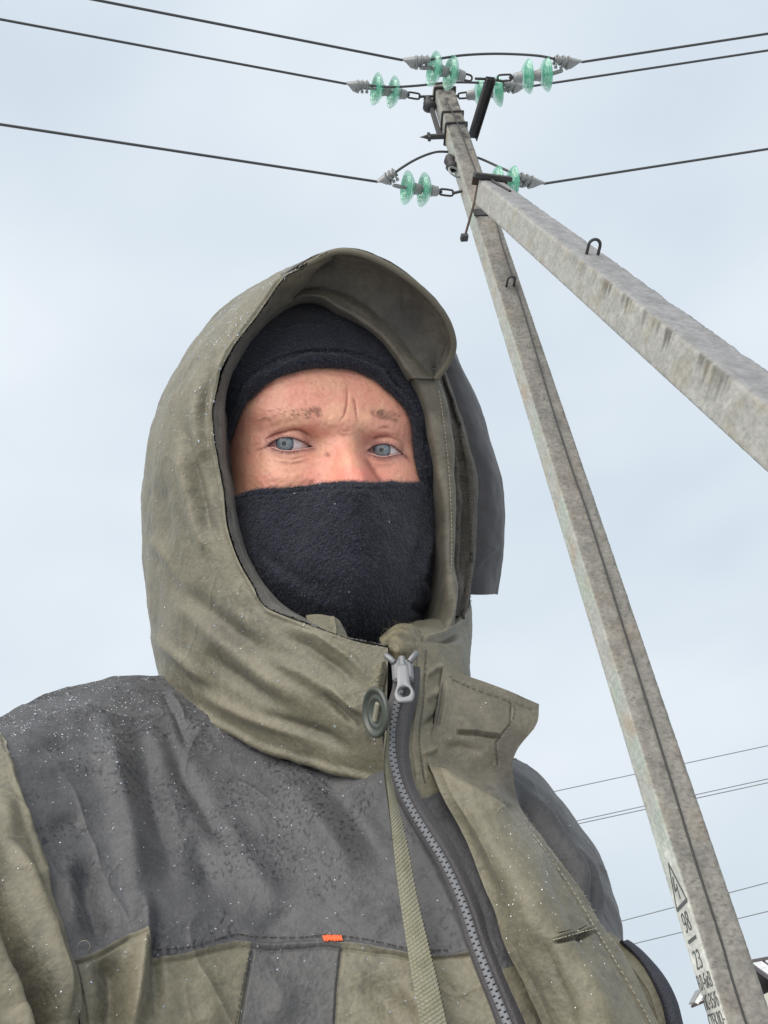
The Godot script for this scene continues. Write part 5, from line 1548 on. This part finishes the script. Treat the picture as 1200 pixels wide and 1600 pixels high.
	# storm flap, folded open like a lapel above and rolled below
	var net3 := net_h([
		[692, 1041, 0.446, 745, 1061, 0.447, 800, 1083, 0.450, 842, 1101, 0.455],
		[686, 1085, 0.438, 738, 1104, 0.440, 795, 1124, 0.444, 838, 1132, 0.450],
		[679, 1132, 0.432, 725, 1152, 0.434, 770, 1164, 0.438, 808, 1172, 0.446],
		[667, 1180, 0.428, 708, 1200, 0.432, 758, 1212, 0.437, 801, 1206, 0.445],
		[684, 1228, 0.420, 735, 1238, 0.416, 780, 1250, 0.426, 815, 1266, 0.446],
		[714, 1297, 0.414, 765, 1300, 0.403, 812, 1308, 0.412, 850, 1312, 0.442],
		[752, 1387, 0.407, 805, 1388, 0.393, 858, 1390, 0.400, 907, 1388, 0.430],
		[778, 1443, 0.403, 835, 1443, 0.388, 890, 1444, 0.394, 940, 1443, 0.424],
		[801, 1497, 0.400, 862, 1497, 0.386, 922, 1496, 0.391, 974, 1491, 0.420],
		[838, 1580, 0.397, 902, 1580, 0.384, 965, 1582, 0.389, 1022, 1586, 0.416],
		[880, 1690, 0.396, 950, 1690, 0.383, 1020, 1690, 0.388, 1085, 1690, 0.414],
		[950, 1870, 0.397, 1030, 1870, 0.384, 1110, 1870, 0.388, 1185, 1870, 0.414]])
	for drop in [[0.22, 0.0], [0.45, 0.01]]:
		var row := PackedVector3Array()
		for k in 4: row.append(net3[11][k] + Vector3(0, -drop[0], drop[1]))
		net3.append(row)
	var col3 := func(x: Vector2, p: Vector3, h: float) -> Color:
		var c := olive(x, p, h)
		var line := x.y - (1187.0 + maxf(0.0, x.x - 668.0) * 0.5)      # the lapel shows the soaked inner side
		c = c.lerp(Color(0.085, 0.076, 0.060) * (1.0 + 0.35 * N3(p, 60.0)), 0.62 * smoothstep(6.0, -10.0, line))
		return c
	var f3 := crease_list([
		[[668, 1187, 700, 1205, 740, 1228, 780, 1252, 812, 1272], 5.0, -0.0032, 0.15], [[676, 1200, 710, 1222, 750, 1244, 800, 1280], 8.0, 0.0028, 0.2],
		[[700, 1056, 745, 1075, 800, 1097, 836, 1112], 1.6, -0.0008, 0.05], [[800, 1096, 798, 1130, 775, 1160, 778, 1200], 1.6, -0.0008, 0.05], [[695, 1060, 690, 1100, 682, 1140], 3.0, -0.0016, 0.2],
		[[710, 1138, 740, 1145, 785, 1148], 2.2, 0.0017, 0.15], [[712, 1143, 740, 1150, 785, 1154], 1.6, -0.0015, 0.15],
		[[690, 1170, 720, 1165, 760, 1180], 8.0, -0.0018, 0.4], [[700, 1110, 730, 1130, 760, 1170], 9.0, 0.0018, 0.4],
		[[860, 1466, 885, 1460, 910, 1452, 935, 1447], 3.0, 0.0020, 0.25], [[862, 1472, 885, 1467, 910, 1459, 935, 1453], 3.0, -0.0022, 0.25],
		[[690, 1240, 720, 1300, 760, 1380, 800, 1470], 14.0, -0.003, 0.4], [[840, 1330, 880, 1400, 915, 1470, 960, 1560], 9.0, -0.0022, 0.4], [[828, 1295, 868, 1350, 902, 1402, 930, 1450, 962, 1502, 1005, 1580, 1050, 1660], 1.8, -0.001, 0.05],
		[[780, 1300, 830, 1380, 860, 1440], 26.0, 0.002, 0.4], [[830, 1450, 850, 1490, 880, 1560, 910, 1640], 16.0, -0.0028, 0.4], [[900, 1480, 930, 1540, 960, 1620], 18.0, 0.002, 0.4]])
	var r3 := cloth(net3, 190, 520, f3, col3, true, 0.0011, 0.0018)
	var flap := put("storm_flap", r3[0], M.cloth, jacket)
	flap.set_meta("label", "olive storm flap folded open beside the zip")
	var dm3 := depth_map(r3[1])
	depth_map(r3[1], dm)
	put("flap_stitch", stitches(dm3, [832, 1302, 871, 1355, 905, 1407, 933, 1455, 965, 1507, 1005, 1577, 1030, 1625], 9.0, 5.5, 0.00022, 0.0005), M.thread_light, jacket, "stuff")
	put("flap_stitch", stitches(dm3, [704, 1060, 745, 1078, 800, 1100, 798, 1130, 776, 1160, 778, 1195], 8.0, 5.0, 0.0002, 0.0005), M.thread_dark, jacket, "stuff")
	put("flap_stitch", stitches(dm3, [864, 1469, 885, 1463, 910, 1456, 934, 1450], 5.0, 3.6, 0.00025, 0.0006), M.thread_light, jacket, "stuff")
	beads("sleet", r3[1], r3[2], 150, 0.00009, 0.00026, 0.7, M.ice, jacket, func(x: Vector3, p: Vector3, n: Vector3) -> float: return 0.0 if x.y > 1640 else clampf(0.03 + 1.2 * g2(x.x, x.y, 845, 1310, 40, 60) + 0.5 * g2(x.x, x.y, 800, 1400, 60, 90) + 0.6 * g2(x.x, x.y, 930, 1440, 40, 60), 0.0, 1.0))
	# fluff along the worn edge
	var fl := []
	for k in 110:
		var t := rng.randf()
		var at := along(PackedVector3Array([Vector3(822, 1275, 0), Vector3(850, 1312, 0), Vector3(907, 1387, 0), Vector3(940, 1443, 0), Vector3(974, 1491, 0)]), t)
		var b := on(dm3, at.x - 3, at.y, 0.0)
		fl.append(tube(PackedVector3Array([b, b + cam_right * rng.randf_range(-0.0005, 0.0013) + cam_up * rng.randf_range(-0.0006, 0.0012) - cam_fwd * 0.001]), 0.00009, 3))
	put("frayed_edge", join(fl), M.thread_light, jacket, "stuff")

	# far shoulder and the panel with the dark edge low on the right
	var net4 := net_h([
		[770, 1190, 0.47, 800, 1188, 0.50, 801, 1186, 0.54, 760, 1190, 0.62],
		[790, 1230, 0.455, 830, 1222, 0.48, 848, 1218, 0.53, 800, 1215, 0.63],
		[820, 1300, 0.450, 865, 1285, 0.475, 896, 1280, 0.53, 850, 1265, 0.64],
		[850, 1370, 0.445, 900, 1345, 0.470, 932, 1330, 0.525, 890, 1310, 0.64],
		[885, 1440, 0.438, 930, 1415, 0.462, 955, 1395, 0.515, 920, 1380, 0.63],
		[915, 1510, 0.432, 955, 1485, 0.455, 971, 1450, 0.505, 940, 1440, 0.62],
		[950, 1600, 0.430, 985, 1590, 0.450, 985, 1570, 0.500, 960, 1560, 0.61],
		[1000, 1760, 0.430, 1030, 1760, 0.450, 1020, 1760, 0.500, 1000, 1760, 0.60]])
	for drop in [0.3]:
		var row := PackedVector3Array()
		for k in 4: row.append(net4[7][k] + Vector3(0, -drop, 0.0))
		net4.append(row)
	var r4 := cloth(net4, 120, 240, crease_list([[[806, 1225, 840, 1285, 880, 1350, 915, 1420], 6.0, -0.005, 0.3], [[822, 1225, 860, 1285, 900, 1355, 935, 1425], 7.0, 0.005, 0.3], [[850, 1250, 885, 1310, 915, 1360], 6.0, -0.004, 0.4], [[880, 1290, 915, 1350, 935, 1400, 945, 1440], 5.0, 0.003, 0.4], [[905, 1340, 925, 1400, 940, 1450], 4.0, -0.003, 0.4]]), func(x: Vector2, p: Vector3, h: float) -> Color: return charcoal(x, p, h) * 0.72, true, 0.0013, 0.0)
	put("far_shoulder", r4[0], M.cloth, jacket)
	beads("sleet", r4[1], r4[2], 60, 0.0001, 0.0003, 0.7, M.ice, jacket, func(x: Vector3, p: Vector3, n: Vector3) -> float: return 0.6 if x.y < 1440 else 0.0)
	var net5 := net_h([
		[950, 1455, 0.440, 970, 1470, 0.441, 976, 1473, 0.444],
		[955, 1500, 0.430, 990, 1502, 0.432, 1010, 1500, 0.436],
		[975, 1560, 0.426, 1015, 1555, 0.428, 1042, 1545, 0.432],
		[1000, 1630, 0.424, 1035, 1625, 0.426, 1064, 1612, 0.430],
		[1040, 1740, 0.424, 1075, 1740, 0.426, 1100, 1735, 0.430],
		[1100, 1900, 0.424, 1135, 1900, 0.426, 1160, 1900, 0.430]])
	var r5 := cloth(net5, 50, 120, crease_list([[[985, 1510, 1012, 1550, 1028, 1600], 2.0, -0.0012, 0.1]]), olive, true, 0.0008, 0.0018)
	put("front_edge_panel", r5[0], M.cloth, jacket)
	var nb := []
	for q in [[974, 1470, 0.438, 7], [992, 1485, 0.436, 9], [1012, 1508, 0.434, 11], [1030, 1535, 0.431, 13], [1045, 1567, 0.429, 14], [1054, 1602, 0.427, 14], [1068, 1660, 0.426, 14], [1100, 1780, 0.425, 14], [1150, 1900, 0.425, 14]]:
		var row := PackedVector3Array()
		for s in [[-1.0, 0.002], [-0.5, -0.0028], [0.5, -0.0028], [1.0, 0.002], [0.6, 0.005]]: row.append(H(q[0] + q[3] * s[0], q[1] - q[3] * s[0] * 0.25, q[2] + s[1]))
		nb.append(row)
	var rb := cloth(nb, 16, 90, [], func(_x: Vector2, _p: Vector3, _h: float) -> Color: return Color.WHITE, true, 0.0004, 0.001)
	put("dark_edge_tape", rb[0], M.navy, jacket)

	build_zip(jacket, dmj, dm2)
	build_sleeves(jacket)
	build_back(jacket)

func build_zip(jacket: Node3D, dmj: Dictionary, dm2: Dictionary) -> void:
	var line: PackedVector3Array = net_h([[628, 1040, 0.4215, 626, 1075, 0.4200, 619, 1105, 0.4185, 613, 1135, 0.4170, 612, 1165, 0.4160, 617, 1200, 0.4150, 628, 1235, 0.4140, 646, 1270, 0.4125, 668, 1305, 0.4110, 690, 1340, 0.4090, 710, 1380, 0.4065, 728, 1425, 0.4040, 742, 1470, 0.4020, 757, 1510, 0.4000, 775, 1555, 0.3985, 795, 1605, 0.3970, 825, 1680, 0.3960, 900, 1870, 0.3960]])[0]
	var s := smooth_line(line, 340)
	# woven tape under the teeth
	var rows := []
	for k in range(0, 341, 4):
		var t := (s[mini(k + 1, 340)] - s[maxi(k - 1, 0)]).normalized()
		var out := -(s[k] - eye).normalized()
		var sd := t.cross(out).normalized()
		if sd.dot(cam_right) < 0: sd = -sd
		var w := 0.0062
		var tw := lerpf(1.0, 0.6, smoothstep(40.0, 130.0, k))
		rows.append(PackedVector3Array([s[k] - sd * w * 0.6 - out * 0.0045, s[k] - sd * w * 0.4 - out * 0.0016, s[k] - out * 0.001, s[k] + sd * w * 0.4 - out * 0.0012, s[k] + sd * w * tw - out * 0.0016, s[k] + sd * w * (tw + 0.4) - out * 0.006]))
	var tape := cloth(rows, 20, 240, [], func(_x: Vector2, _p: Vector3, _h: float) -> Color: return Color.WHITE, true, 0.0003, 0.0006)
	put("zip_tape", tape[0], M.tape, jacket)
	var total := 0.0
	for k in 340: total += s[k].distance_to(s[k + 1])
	var teeth := []
	var n := int(total / 0.00125)
	var walked := 0.0
	var want := 0.0
	var side := 1.0
	for k in 340:
		var seg := s[k].distance_to(s[k + 1])
		while want < walked + seg:
			var c := s[k].lerp(s[k + 1], (want - walked) / seg)
			var t := (s[k + 1] - s[k]).normalized()
			var out := -(c - eye).normalized()
			var sd := t.cross(out).normalized()
			teeth.append(block(c + sd * 0.0004 * side + out * 0.0002, sd * 0.00078, t * 0.00098, out * 0.0008, 0.00022))
			teeth.append(block(c + sd * 0.00125 * side - out * 0.0001, sd * 0.0003, t * 0.00108, out * 0.0007, 0.0002))
			side = -side
			want += 0.00125
		walked += seg
	put("zip_teeth", join(teeth), M.zip, jacket, "stuff")
	# slider and pull
	var top := H(628, 1035, 0.418)
	var dn := (H(632, 1084, 0.412) - top).normalized()
	var out := -(top - eye).normalized()
	out = (out - dn * out.dot(dn)).normalized()
	var sd := out.cross(dn)
	put("zip_slider", block(top + dn * 0.004 - out * 0.002, sd * 0.0050, dn * 0.0065, out * 0.0022, 0.0012), M.pull, jacket)
	for k in [-1.0, 1.0]:
		put("slider_horn", tube(PackedVector3Array([top + sd * 0.0035 * k, top + sd * 0.0055 * k - dn * 0.003, top + sd * 0.0075 * k - dn * 0.0055]), 0.0015, 8), M.pull, jacket)
	put("slider_bridge", block(top + dn * 0.0045 + out * 0.0022, sd * 0.0017, dn * 0.0060, out * 0.0018, 0.001), M.pull, jacket)
	# the pull: a waisted plate with a round hole
	var outline := []
	var hole := []
	for k in 40:
		var a := TAU * k / 40.0
		var y := 0.0105 - cos(a) * 0.0105
		var half := 0.0029 + 0.0022 * smoothstep(0.010, 0.018, y)
		var ex := signf(sin(a)) * pow(absf(sin(a)), 0.35) * half
		outline.append(Vector2(ex, y))
		var ha := atan2(ex, y - 0.0155)
		hole.append(Vector2(sin(ha) * 0.0029, 0.0155 + cos(ha) * 0.0029))
	var v := PackedVector3Array()
	var o2 := top + dn * 0.0050 + out * 0.0042
	for ring in 5:
		for k in 41:
			var a: Vector2 = outline[k % 40]
			var b: Vector2 = hole[k % 40]
			var q := a.lerp(b, [0.0, 0.12, 0.9, 1.0, 1.0][ring])
			var lift: float = [0.0, 0.0008, 0.0008, 0.0003, -0.0004][ring]
			v.append(o2 + sd * q.x + dn * q.y + out * (lift - q.y * 0.10))
	put("zip_pull", grid_mesh(v, 40, 4, PackedColorArray(), plain_side(v, out), false, 0.0009), M.pull, jacket)
	# loose end of the webbing, toggle and tab
	var tn := []
	for q in [[590, 1036, 603, 1033], [583, 1050, 603, 1051], [576, 1068, 599, 1070], [577, 1084, 597, 1086], [582, 1100, 596, 1102]]:
		tn.append(PackedVector3Array([on(dm, q[0], q[1], 0.0012), on(dm, (q[0] + q[2]) * 0.5, (q[1] + q[3]) * 0.5, 0.0045), on(dm, q[2], q[3], 0.0018)]))
	var tab := cloth(tn, 24, 60, [], func(_x: Vector2, p: Vector3, _h: float) -> Color: return Color(0.62, 0.6, 0.55) * (1.0 + 0.5 * N3(p, 700.0)), true, 0.0006, 0.0012)
	put("webbing_tab", tab[0], M.web, jacket)
	var bc := H(587, 1113, 0.4105)
	var ba := (-(bc - eye).normalized() + cam_right * -1.7 - cam_up * 0.1).normalized()
	put("cord_toggle", lathe(PackedVector2Array([Vector2(0.0016, -0.0020), Vector2(0.0085, -0.0020), Vector2(0.0108, -0.0010), Vector2(0.0114, 0.0), Vector2(0.0112, 0.0008), Vector2(0.0104, 0.0013), Vector2(0.0094, 0.0010), Vector2(0.0088, 0.0001), Vector2(0.0078, -0.0003), Vector2(0.0068, 0.0002), Vector2(0.0060, 0.0001), Vector2(0.0052, -0.0008), Vector2(0.0030, -0.0010), Vector2(0.0016, -0.0012), Vector2(0.0016, -0.0020)]), bc, ba, 40), M.button, jacket)
	put("toggle_bar", block(bc - ba * 0.0004, (cam_up + cam_right * 0.5).slide(ba).normalized() * 0.0046, ba.cross(cam_up + cam_right * 0.5).normalized() * 0.0016, ba * 0.0010, 0.0006), M.web, jacket)
	var wb := []
	for q in [[592, 1092, 0.4125, 594, 1092, 0.4180], [602, 1112, 0.4095, 604, 1114, 0.4160], [605, 1145, 0.4070, 607, 1146, 0.4130], [604, 1190, 0.4060, 610, 1190, 0.4105], [607, 1240, 0.4050, 618, 1240, 0.4085], [613, 1310, 0.4035, 632, 1308, 0.4060], [624, 1400, 0.4005, 651, 1398, 0.4020], [638, 1490, 0.3985, 671, 1486, 0.3990], [654, 1580, 0.3965, 692, 1576, 0.3965], [672, 1680, 0.3955, 715, 1676, 0.3955], [690, 1790, 0.3955, 738, 1786, 0.3955]]:
		wb.append(PackedVector3Array([H(q[0], q[1], q[2]), H((q[0] + q[3]) * 0.5, (q[1] + q[4]) * 0.5, (q[2] + q[5]) * 0.5 - 0.0006), H(q[3], q[4], q[5])]))
	var web_col := func(_x: Vector2, p: Vector3, _h: float) -> Color: return Color(1.0, 1.0, 0.95) * (1.0 + 0.2 * N3(p, 120.0))
	var wp := grid(wb, 30, 560)
	var wn := grid_normals(wp, 30, 560)
	var wc := PackedColorArray()
	for j in 561:
		for i in 31:
			var k := j * 31 + i
			wp[k] -= wn[k] * (0.00022 * sin(j * TAU / 4.0) * (1.0 if (i / 5) % 2 == 0 else -1.0) + 0.0012 * N3(wp[k], 16.0))
			wc.append(web_col.call(Vector2.ZERO, wp[k], 0.0))
	put("webbing_strap", grid_mesh(wp, 30, 560, wc, true, false, 0.0011), M.web, jacket)
	# lining that shows in the collar: a torn tab and a fluffy olive lump
	var c1 := cloth(net_d([[478, 962, 0.512, 500, 958, 0.508, 522, 962, 0.505, 532, 968, 0.507], [482, 974, 0.498, 502, 978, 0.494, 522, 982, 0.492, 540, 990, 0.495], [490, 986, 0.492, 506, 992, 0.488, 524, 998, 0.486, 545, 1004, 0.488]]), 40, 30, crease_list([[[520, 958, 523, 985, 524, 1000], 2.0, 0.002, 0.2]]), olive, true, 0.0015, 0.0012)
	put("collar_lining", c1[0], M.cloth, jacket)
	var lump := cloth(net_d([[606, 985, 0.508, 622, 976, 0.500, 642, 978, 0.502, 654, 990, 0.51], [596, 1000, 0.488, 618, 992, 0.482, 640, 994, 0.484, 656, 1004, 0.49], [600, 1014, 0.472, 618, 1012, 0.468, 636, 1014, 0.470, 652, 1018, 0.478], [612, 1030, 0.468, 620, 1032, 0.466, 632, 1032, 0.467, 642, 1032, 0.472]]), 50, 50, [], func(_x: Vector2, p: Vector3, _h: float) -> Color: return Color(0.115, 0.102, 0.06) * (1.0 + 0.5 * N3(p, 150.0)), true, 0.002, 0.001)
	put("collar_lining", lump[0], M.cloth, jacket)
	fuzz("lining_pile", lump[1], lump[2], 260, 0.004, 0.00016, Color(0.16, 0.14, 0.07), Color(0.40, 0.36, 0.22), jacket, func(_x: Vector3) -> bool: return true)
func plain_side(v: PackedVector3Array, out: Vector3) -> bool:
	var n := (v[1 + 41] - v[41]).cross(v[41 * 2] - v[41])
	return n.dot(out) < 0.0

func build_sleeves(jacket: Node3D) -> void:
	# sleeve on the left: from the shoulder seam towards us and down
	var net := net_h([
		[-34, 1140, 0.495, -22, 1135, 0.488, -8, 1134, 0.474, 4, 1150, 0.460, 12, 1168, 0.456],
		[-100, 1200, 0.50, -60, 1150, 0.49, -8, 1150, 0.462, 8, 1172, 0.450, 20, 1200, 0.446],
		[-140, 1250, 0.46, -70, 1230, 0.44, 0, 1225, 0.432, 30, 1235, 0.430, 40, 1270, 0.435],
		[-160, 1330, 0.43, -80, 1310, 0.405, 0, 1300, 0.405, 45, 1310, 0.410, 62, 1340, 0.420],
		[-180, 1420, 0.41, -90, 1390, 0.385, 5, 1380, 0.392, 62, 1400, 0.398, 84, 1418, 0.410],
		[-190, 1500, 0.395, -100, 1480, 0.370, 20, 1470, 0.384, 82, 1490, 0.390, 106, 1502, 0.402],
		[-200, 1600, 0.38, -110, 1590, 0.360, 30, 1580, 0.378, 105, 1590, 0.386, 124, 1600, 0.398],
		[-200, 1720, 0.37, -110, 1720, 0.350, 40, 1710, 0.372, 120, 1715, 0.382, 140, 1720, 0.396]])
	for q in net:      # round behind
		q.append(q[4] + (q[4] - eye).normalized() * 0.05 + cam_right * -0.005)
		q.append(q[0] + (q[0] - eye).normalized() * 0.08)
	var last: PackedVector3Array = net[7]
	for d in [[0.14, 0.02, 0.9], [0.26, 0.10, 0.75]]:
		var mid := Vector3.ZERO
		for k in 7: mid += last[k] / 7.0
		var row := PackedVector3Array()
		for k in 7: row.append(mid + (last[k] - mid) * d[2] + Vector3(0.01, -d[0], d[1]))
		net.append(row)
	var folds := crease_list([
		[[-24, 1350, 2, 1410, 26, 1470, 50, 1530, 70, 1590, 86, 1660], 18.0, -0.014, 0.15], [[5, 1290, 42, 1370, 72, 1445, 94, 1525, 110, 1610], 11.0, 0.005, 0.2], [[-60, 1425, -26, 1480, 0, 1540, 24, 1605, 40, 1670], 17.0, 0.008, 0.2],
		[[8, 1175, 34, 1262, 72, 1385, 105, 1497, 122, 1590], 3.0, 0.0016, 0.02], [[-20, 1230, 10, 1260, 20, 1310], 14.0, 0.002, 0.4]])
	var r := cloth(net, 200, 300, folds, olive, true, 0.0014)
	put("sleeve", r[0], M.cloth, jacket)
	beads("sleet", r[1], r[2], 60, 0.00009, 0.00026, 0.7, M.ice, jacket, func(x: Vector3, p: Vector3, n: Vector3) -> float: return 0.5 if x.x > -10 and x.y < 1620 and n.dot(cam_fwd) < -0.2 else 0.0)
	# forearms, cuffs and gloved hands, below and beside the picture
	for s in [-1.0, 1.0]:
		var sh := man.position + (Vector3(-0.215, 1.43, 0.06) if s < 0 else Vector3(-0.02, 1.36, -0.12))
		var el := man.position + (Vector3(-0.29, 1.13, 0.20) if s < 0 else Vector3(0.04, 1.11, -0.16))
		var wr := man.position + (Vector3(-0.16, 1.06, 0.42) if s < 0 else Vector3(0.07, 0.90, -0.04))
		var q := PackedVector3Array()
		var rad := PackedFloat32Array()
		for k in 41:
			var t := k / 40.0
			q.append(sh.lerp(el, t) * (1 - t) + el.lerp(wr, t) * t if s > 0 else el.lerp(wr, t))
			rad.append((lerpf(0.052, 0.046, t) if s > 0 else lerpf(0.062, 0.046, t)) * (1.0 + 0.05 * sin(k * 0.9)))
		put("forearm_sleeve" if s < 0 else "sleeve", tube(q, rad, 24, 0.12), plain_cloth(), jacket)
		put("cuff", tube(PackedVector3Array([wr, wr + (wr - q[36]).normalized() * 0.03]), 0.043, 20), M.navy, jacket)
		build_glove(wr + (wr - q[36]).normalized() * 0.03, (wr - q[36]).normalized(), s)
var cloth_plain: StandardMaterial3D
func plain_cloth() -> StandardMaterial3D:
	if cloth_plain == null:
		cloth_plain = M.cloth.duplicate()
		cloth_plain.vertex_color_use_as_albedo = false
		cloth_plain.albedo_color = lin(0.2, 0.178, 0.12)
	return cloth_plain
func build_glove(at: Vector3, dir: Vector3, s: float) -> void:
	var side := dir.cross(Vector3.UP if absf(dir.y) < 0.8 else Vector3.BACK).normalized() * s
	var nrm := side.cross(dir).normalized()
	var list := []
	# palm: a flattened swelling, then five bent fingers rooted in it
	var p := PackedVector3Array()
	for q in [[0.0, 0.028, 0.020], [0.02, 0.034, 0.020], [0.05, 0.042, 0.019], [0.08, 0.044, 0.016], [0.098, 0.040, 0.013], [0.104, 0.02, 0.007], [0.105, 0.001, 0.001]]:
		for i in 25:
			var a := TAU * i / 24.0
			p.append(at + dir * q[0] + side * cos(a) * q[1] + nrm * sin(a) * q[2])
	list.append(grid_mesh(p, 24, 6, PackedColorArray(), side.cross(nrm).dot(dir) < 0, true))
	var fingers := [[0.030, 0.072, 0.0098], [0.010, 0.080, 0.0102], [-0.011, 0.074, 0.0098], [-0.031, 0.058, 0.0088]]
	for f in fingers:
		var c: Vector3 = at + dir * 0.090 + side * f[0]
		var q := PackedVector3Array([c])
		var d := dir
		for k in 3:
			d = d.rotated(side, 0.42 * s)
			for i in 3:
				c += d * f[1] / 9.0
				q.append(c)
		list.append(tube(q, PackedFloat32Array([f[2], f[2], f[2] * 0.97, f[2] * 0.95, f[2] * 0.95, f[2] * 0.92, f[2] * 0.9, f[2] * 0.86, f[2] * 0.75, f[2] * 0.4]), 12))
	var c := at + dir * 0.025 + side * 0.030
	var q := PackedVector3Array([c])
	for k in 6:
		c += (dir * (0.6 + 0.06 * k) + side * (0.8 - 0.14 * k) + nrm * 0.25).normalized() * 0.0115
		q.append(c)
	list.append(tube(q, PackedFloat32Array([0.014, 0.0135, 0.0125, 0.012, 0.0115, 0.010, 0.005]), 12))
	put("glove", join(list), M.navy, man)

func build_back(jacket: Node3D) -> void:
	# back and sides of the jacket, trousers and boots
	var b := man.position
	var rows := [[1.50, 0.06, 0.05, -0.05], [1.46, 0.11, 0.07, -0.06], [1.41, 0.135, 0.09, -0.05], [1.33, 0.15, 0.11, -0.03], [1.18, 0.165, 0.12, -0.01], [1.0, 0.19, 0.125, 0.0], [0.86, 0.20, 0.13, 0.0], [0.80, 0.20, 0.13, 0.0]]
	var p := PackedVector3Array()
	for r in rows:
		for i in 49:
			var a := TAU * i / 48.0
			p.append(b + Vector3(cos(a) * r[1] - 0.05, r[0], sin(a) * r[2] + r[3]))
	put("jacket_back", grid_mesh(p, 48, rows.size() - 1, PackedColorArray(), true, true), plain_cloth(), jacket)
	for s in [-1.0, 1.0]:
		var hip := b + Vector3(0.095 * s, 0.92, -0.01)
		var knee := b + Vector3(0.105 * s, 0.48, 0.015)
		var ank := b + Vector3(0.115 * s, 0.10, -0.01)
		put("trouser_leg", tube(smooth_line(PackedVector3Array([hip, hip.lerp(knee, 0.5), knee, knee.lerp(ank, 0.5), ank]), 40), 0.085, 20, 0.1), plain(lin(0.07, 0.068, 0.06), 0.85), man)
		var boot := PackedVector3Array()
		for q in [[0.0, 0.048, 0.115, 0.04], [0.02, 0.050, 0.135, 0.05], [0.045, 0.047, 0.130, 0.05], [0.075, 0.045, 0.10, 0.02], [0.12, 0.05, 0.07, -0.005], [0.24, 0.055, 0.06, -0.012], [0.25, 0.03, 0.03, -0.012]]:
			for i in 25:
				var a := TAU * i / 24.0
				boot.append(b + Vector3(0.115 * s + cos(a) * q[1], q[0], sin(a) * q[2] + q[3]))
		put("boot", grid_mesh(boot, 24, 6, PackedColorArray(), true, true), plain(lin(0.02, 0.018, 0.016), 0.5), man)

func build_person() -> void:
	man = thing("person", "man in a wet olive hooded work jacket, black cap and black gaiter over his nose", "person", Vector3(-0.03, 0, -0.56))
	build_head()
	build_hat()
	build_gaiter()
	build_hood()
	build_jacket()

const BRACE_TURN := -11.0
func _ready() -> void:
	rng.seed = 77
	noise.seed = 5
	noise.noise_type = FastNoiseLite.TYPE_SIMPLEX_SMOOTH
	noise.frequency = 1.0
	noise.fractal_type = FastNoiseLite.FRACTAL_NONE
	var pitch := deg_to_rad(33.0)
	var roll := deg_to_rad(10.65)
	cam_fwd = Vector3(0, sin(pitch), -cos(pitch))
	var u0 := Vector3(0, cos(pitch), sin(pitch))
	cam_right = Vector3.RIGHT * cos(roll) - u0 * sin(roll)
	cam_up = Vector3.RIGHT * sin(roll) + u0 * cos(roll)
	var cam := Camera3D.new()
	cam.name = "camera"
	cam.transform = Transform3D(Basis(cam_right, cam_up, -cam_fwd), eye)
	cam.fov = rad_to_deg(2.0 * atan(800.0 / FOCAL))
	cam.near = 0.02
	cam.far = 3000.0
	add_child(cam)
	cam.current = true

	var env := Environment.new()
	env.background_mode = Environment.BG_SKY
	var sky := Sky.new()
	sky.sky_material = sky_material()
	env.sky = sky
	env.background_energy_multiplier = SKY_ENERGY
	env.tonemap_mode = Environment.TONE_MAPPER_LINEAR
	env.tonemap_exposure = EXPOSURE
	env.sdfgi_enabled = true
	env.ssao_enabled = true
	env.ssil_enabled = true
	var we := WorldEnvironment.new()
	we.name = "environment"
	we.environment = env
	add_child(we)

	var sun := DirectionalLight3D.new()
	sun.name = "sun_behind_cloud"
	sun.light_energy = SUN_ENERGY
	sun.light_angular_distance = 70.0
	sun.light_color = Color(1.0, 0.97, 0.93)
	sun.shadow_enabled = true
	sun.sky_mode = DirectionalLight3D.SKY_MODE_LIGHT_ONLY
	add_child(sun)
	sun.look_at_from_position(Vector3.ZERO, -Vector3(-0.45, 0.75, 0.95), Vector3.UP)
	make_materials()
	build_place()
	build_person()
const SKY_ENERGY := 0.35
const EXPOSURE := 2.857
const SUN_ENERGY := 0.5

func sky_material() -> PanoramaSkyMaterial:
	var w := 1024
	var h := 512
	var im := Image.create(w, h, false, Image.FORMAT_RGBF)
	var f := FastNoiseLite.new()
	f.noise_type = FastNoiseLite.TYPE_SIMPLEX_SMOOTH
	f.frequency = 1.0
	f.fractal_octaves = 4
	f.seed = 8
	for y in h:
		var el := PI * (0.5 - (y + 0.5) / h)
		for x in w:
			var az := TAU * (x + 0.5) / w
			var d := Vector3(cos(el) * cos(az), sin(el), cos(el) * sin(az))
			var n := f.get_noise_3d(d.x * 1.5, d.y * 3.0, d.z * 1.5)
			var k := clampf(0.54 + n * 0.7, 0.0, 1.0)
			var c := Color(0.60, 0.70, 0.80).lerp(Color(0.86, 0.92, 0.98), k)
			c = c.lerp(Color(0.60, 0.70, 0.78), 0.6 * clampf(1.0 - absf(d.y) * 3.5, 0.0, 1.0))
			im.set_pixel(x, y, c)
	var m := PanoramaSkyMaterial.new()
	m.panorama = ImageTexture.create_from_image(im)
	return m
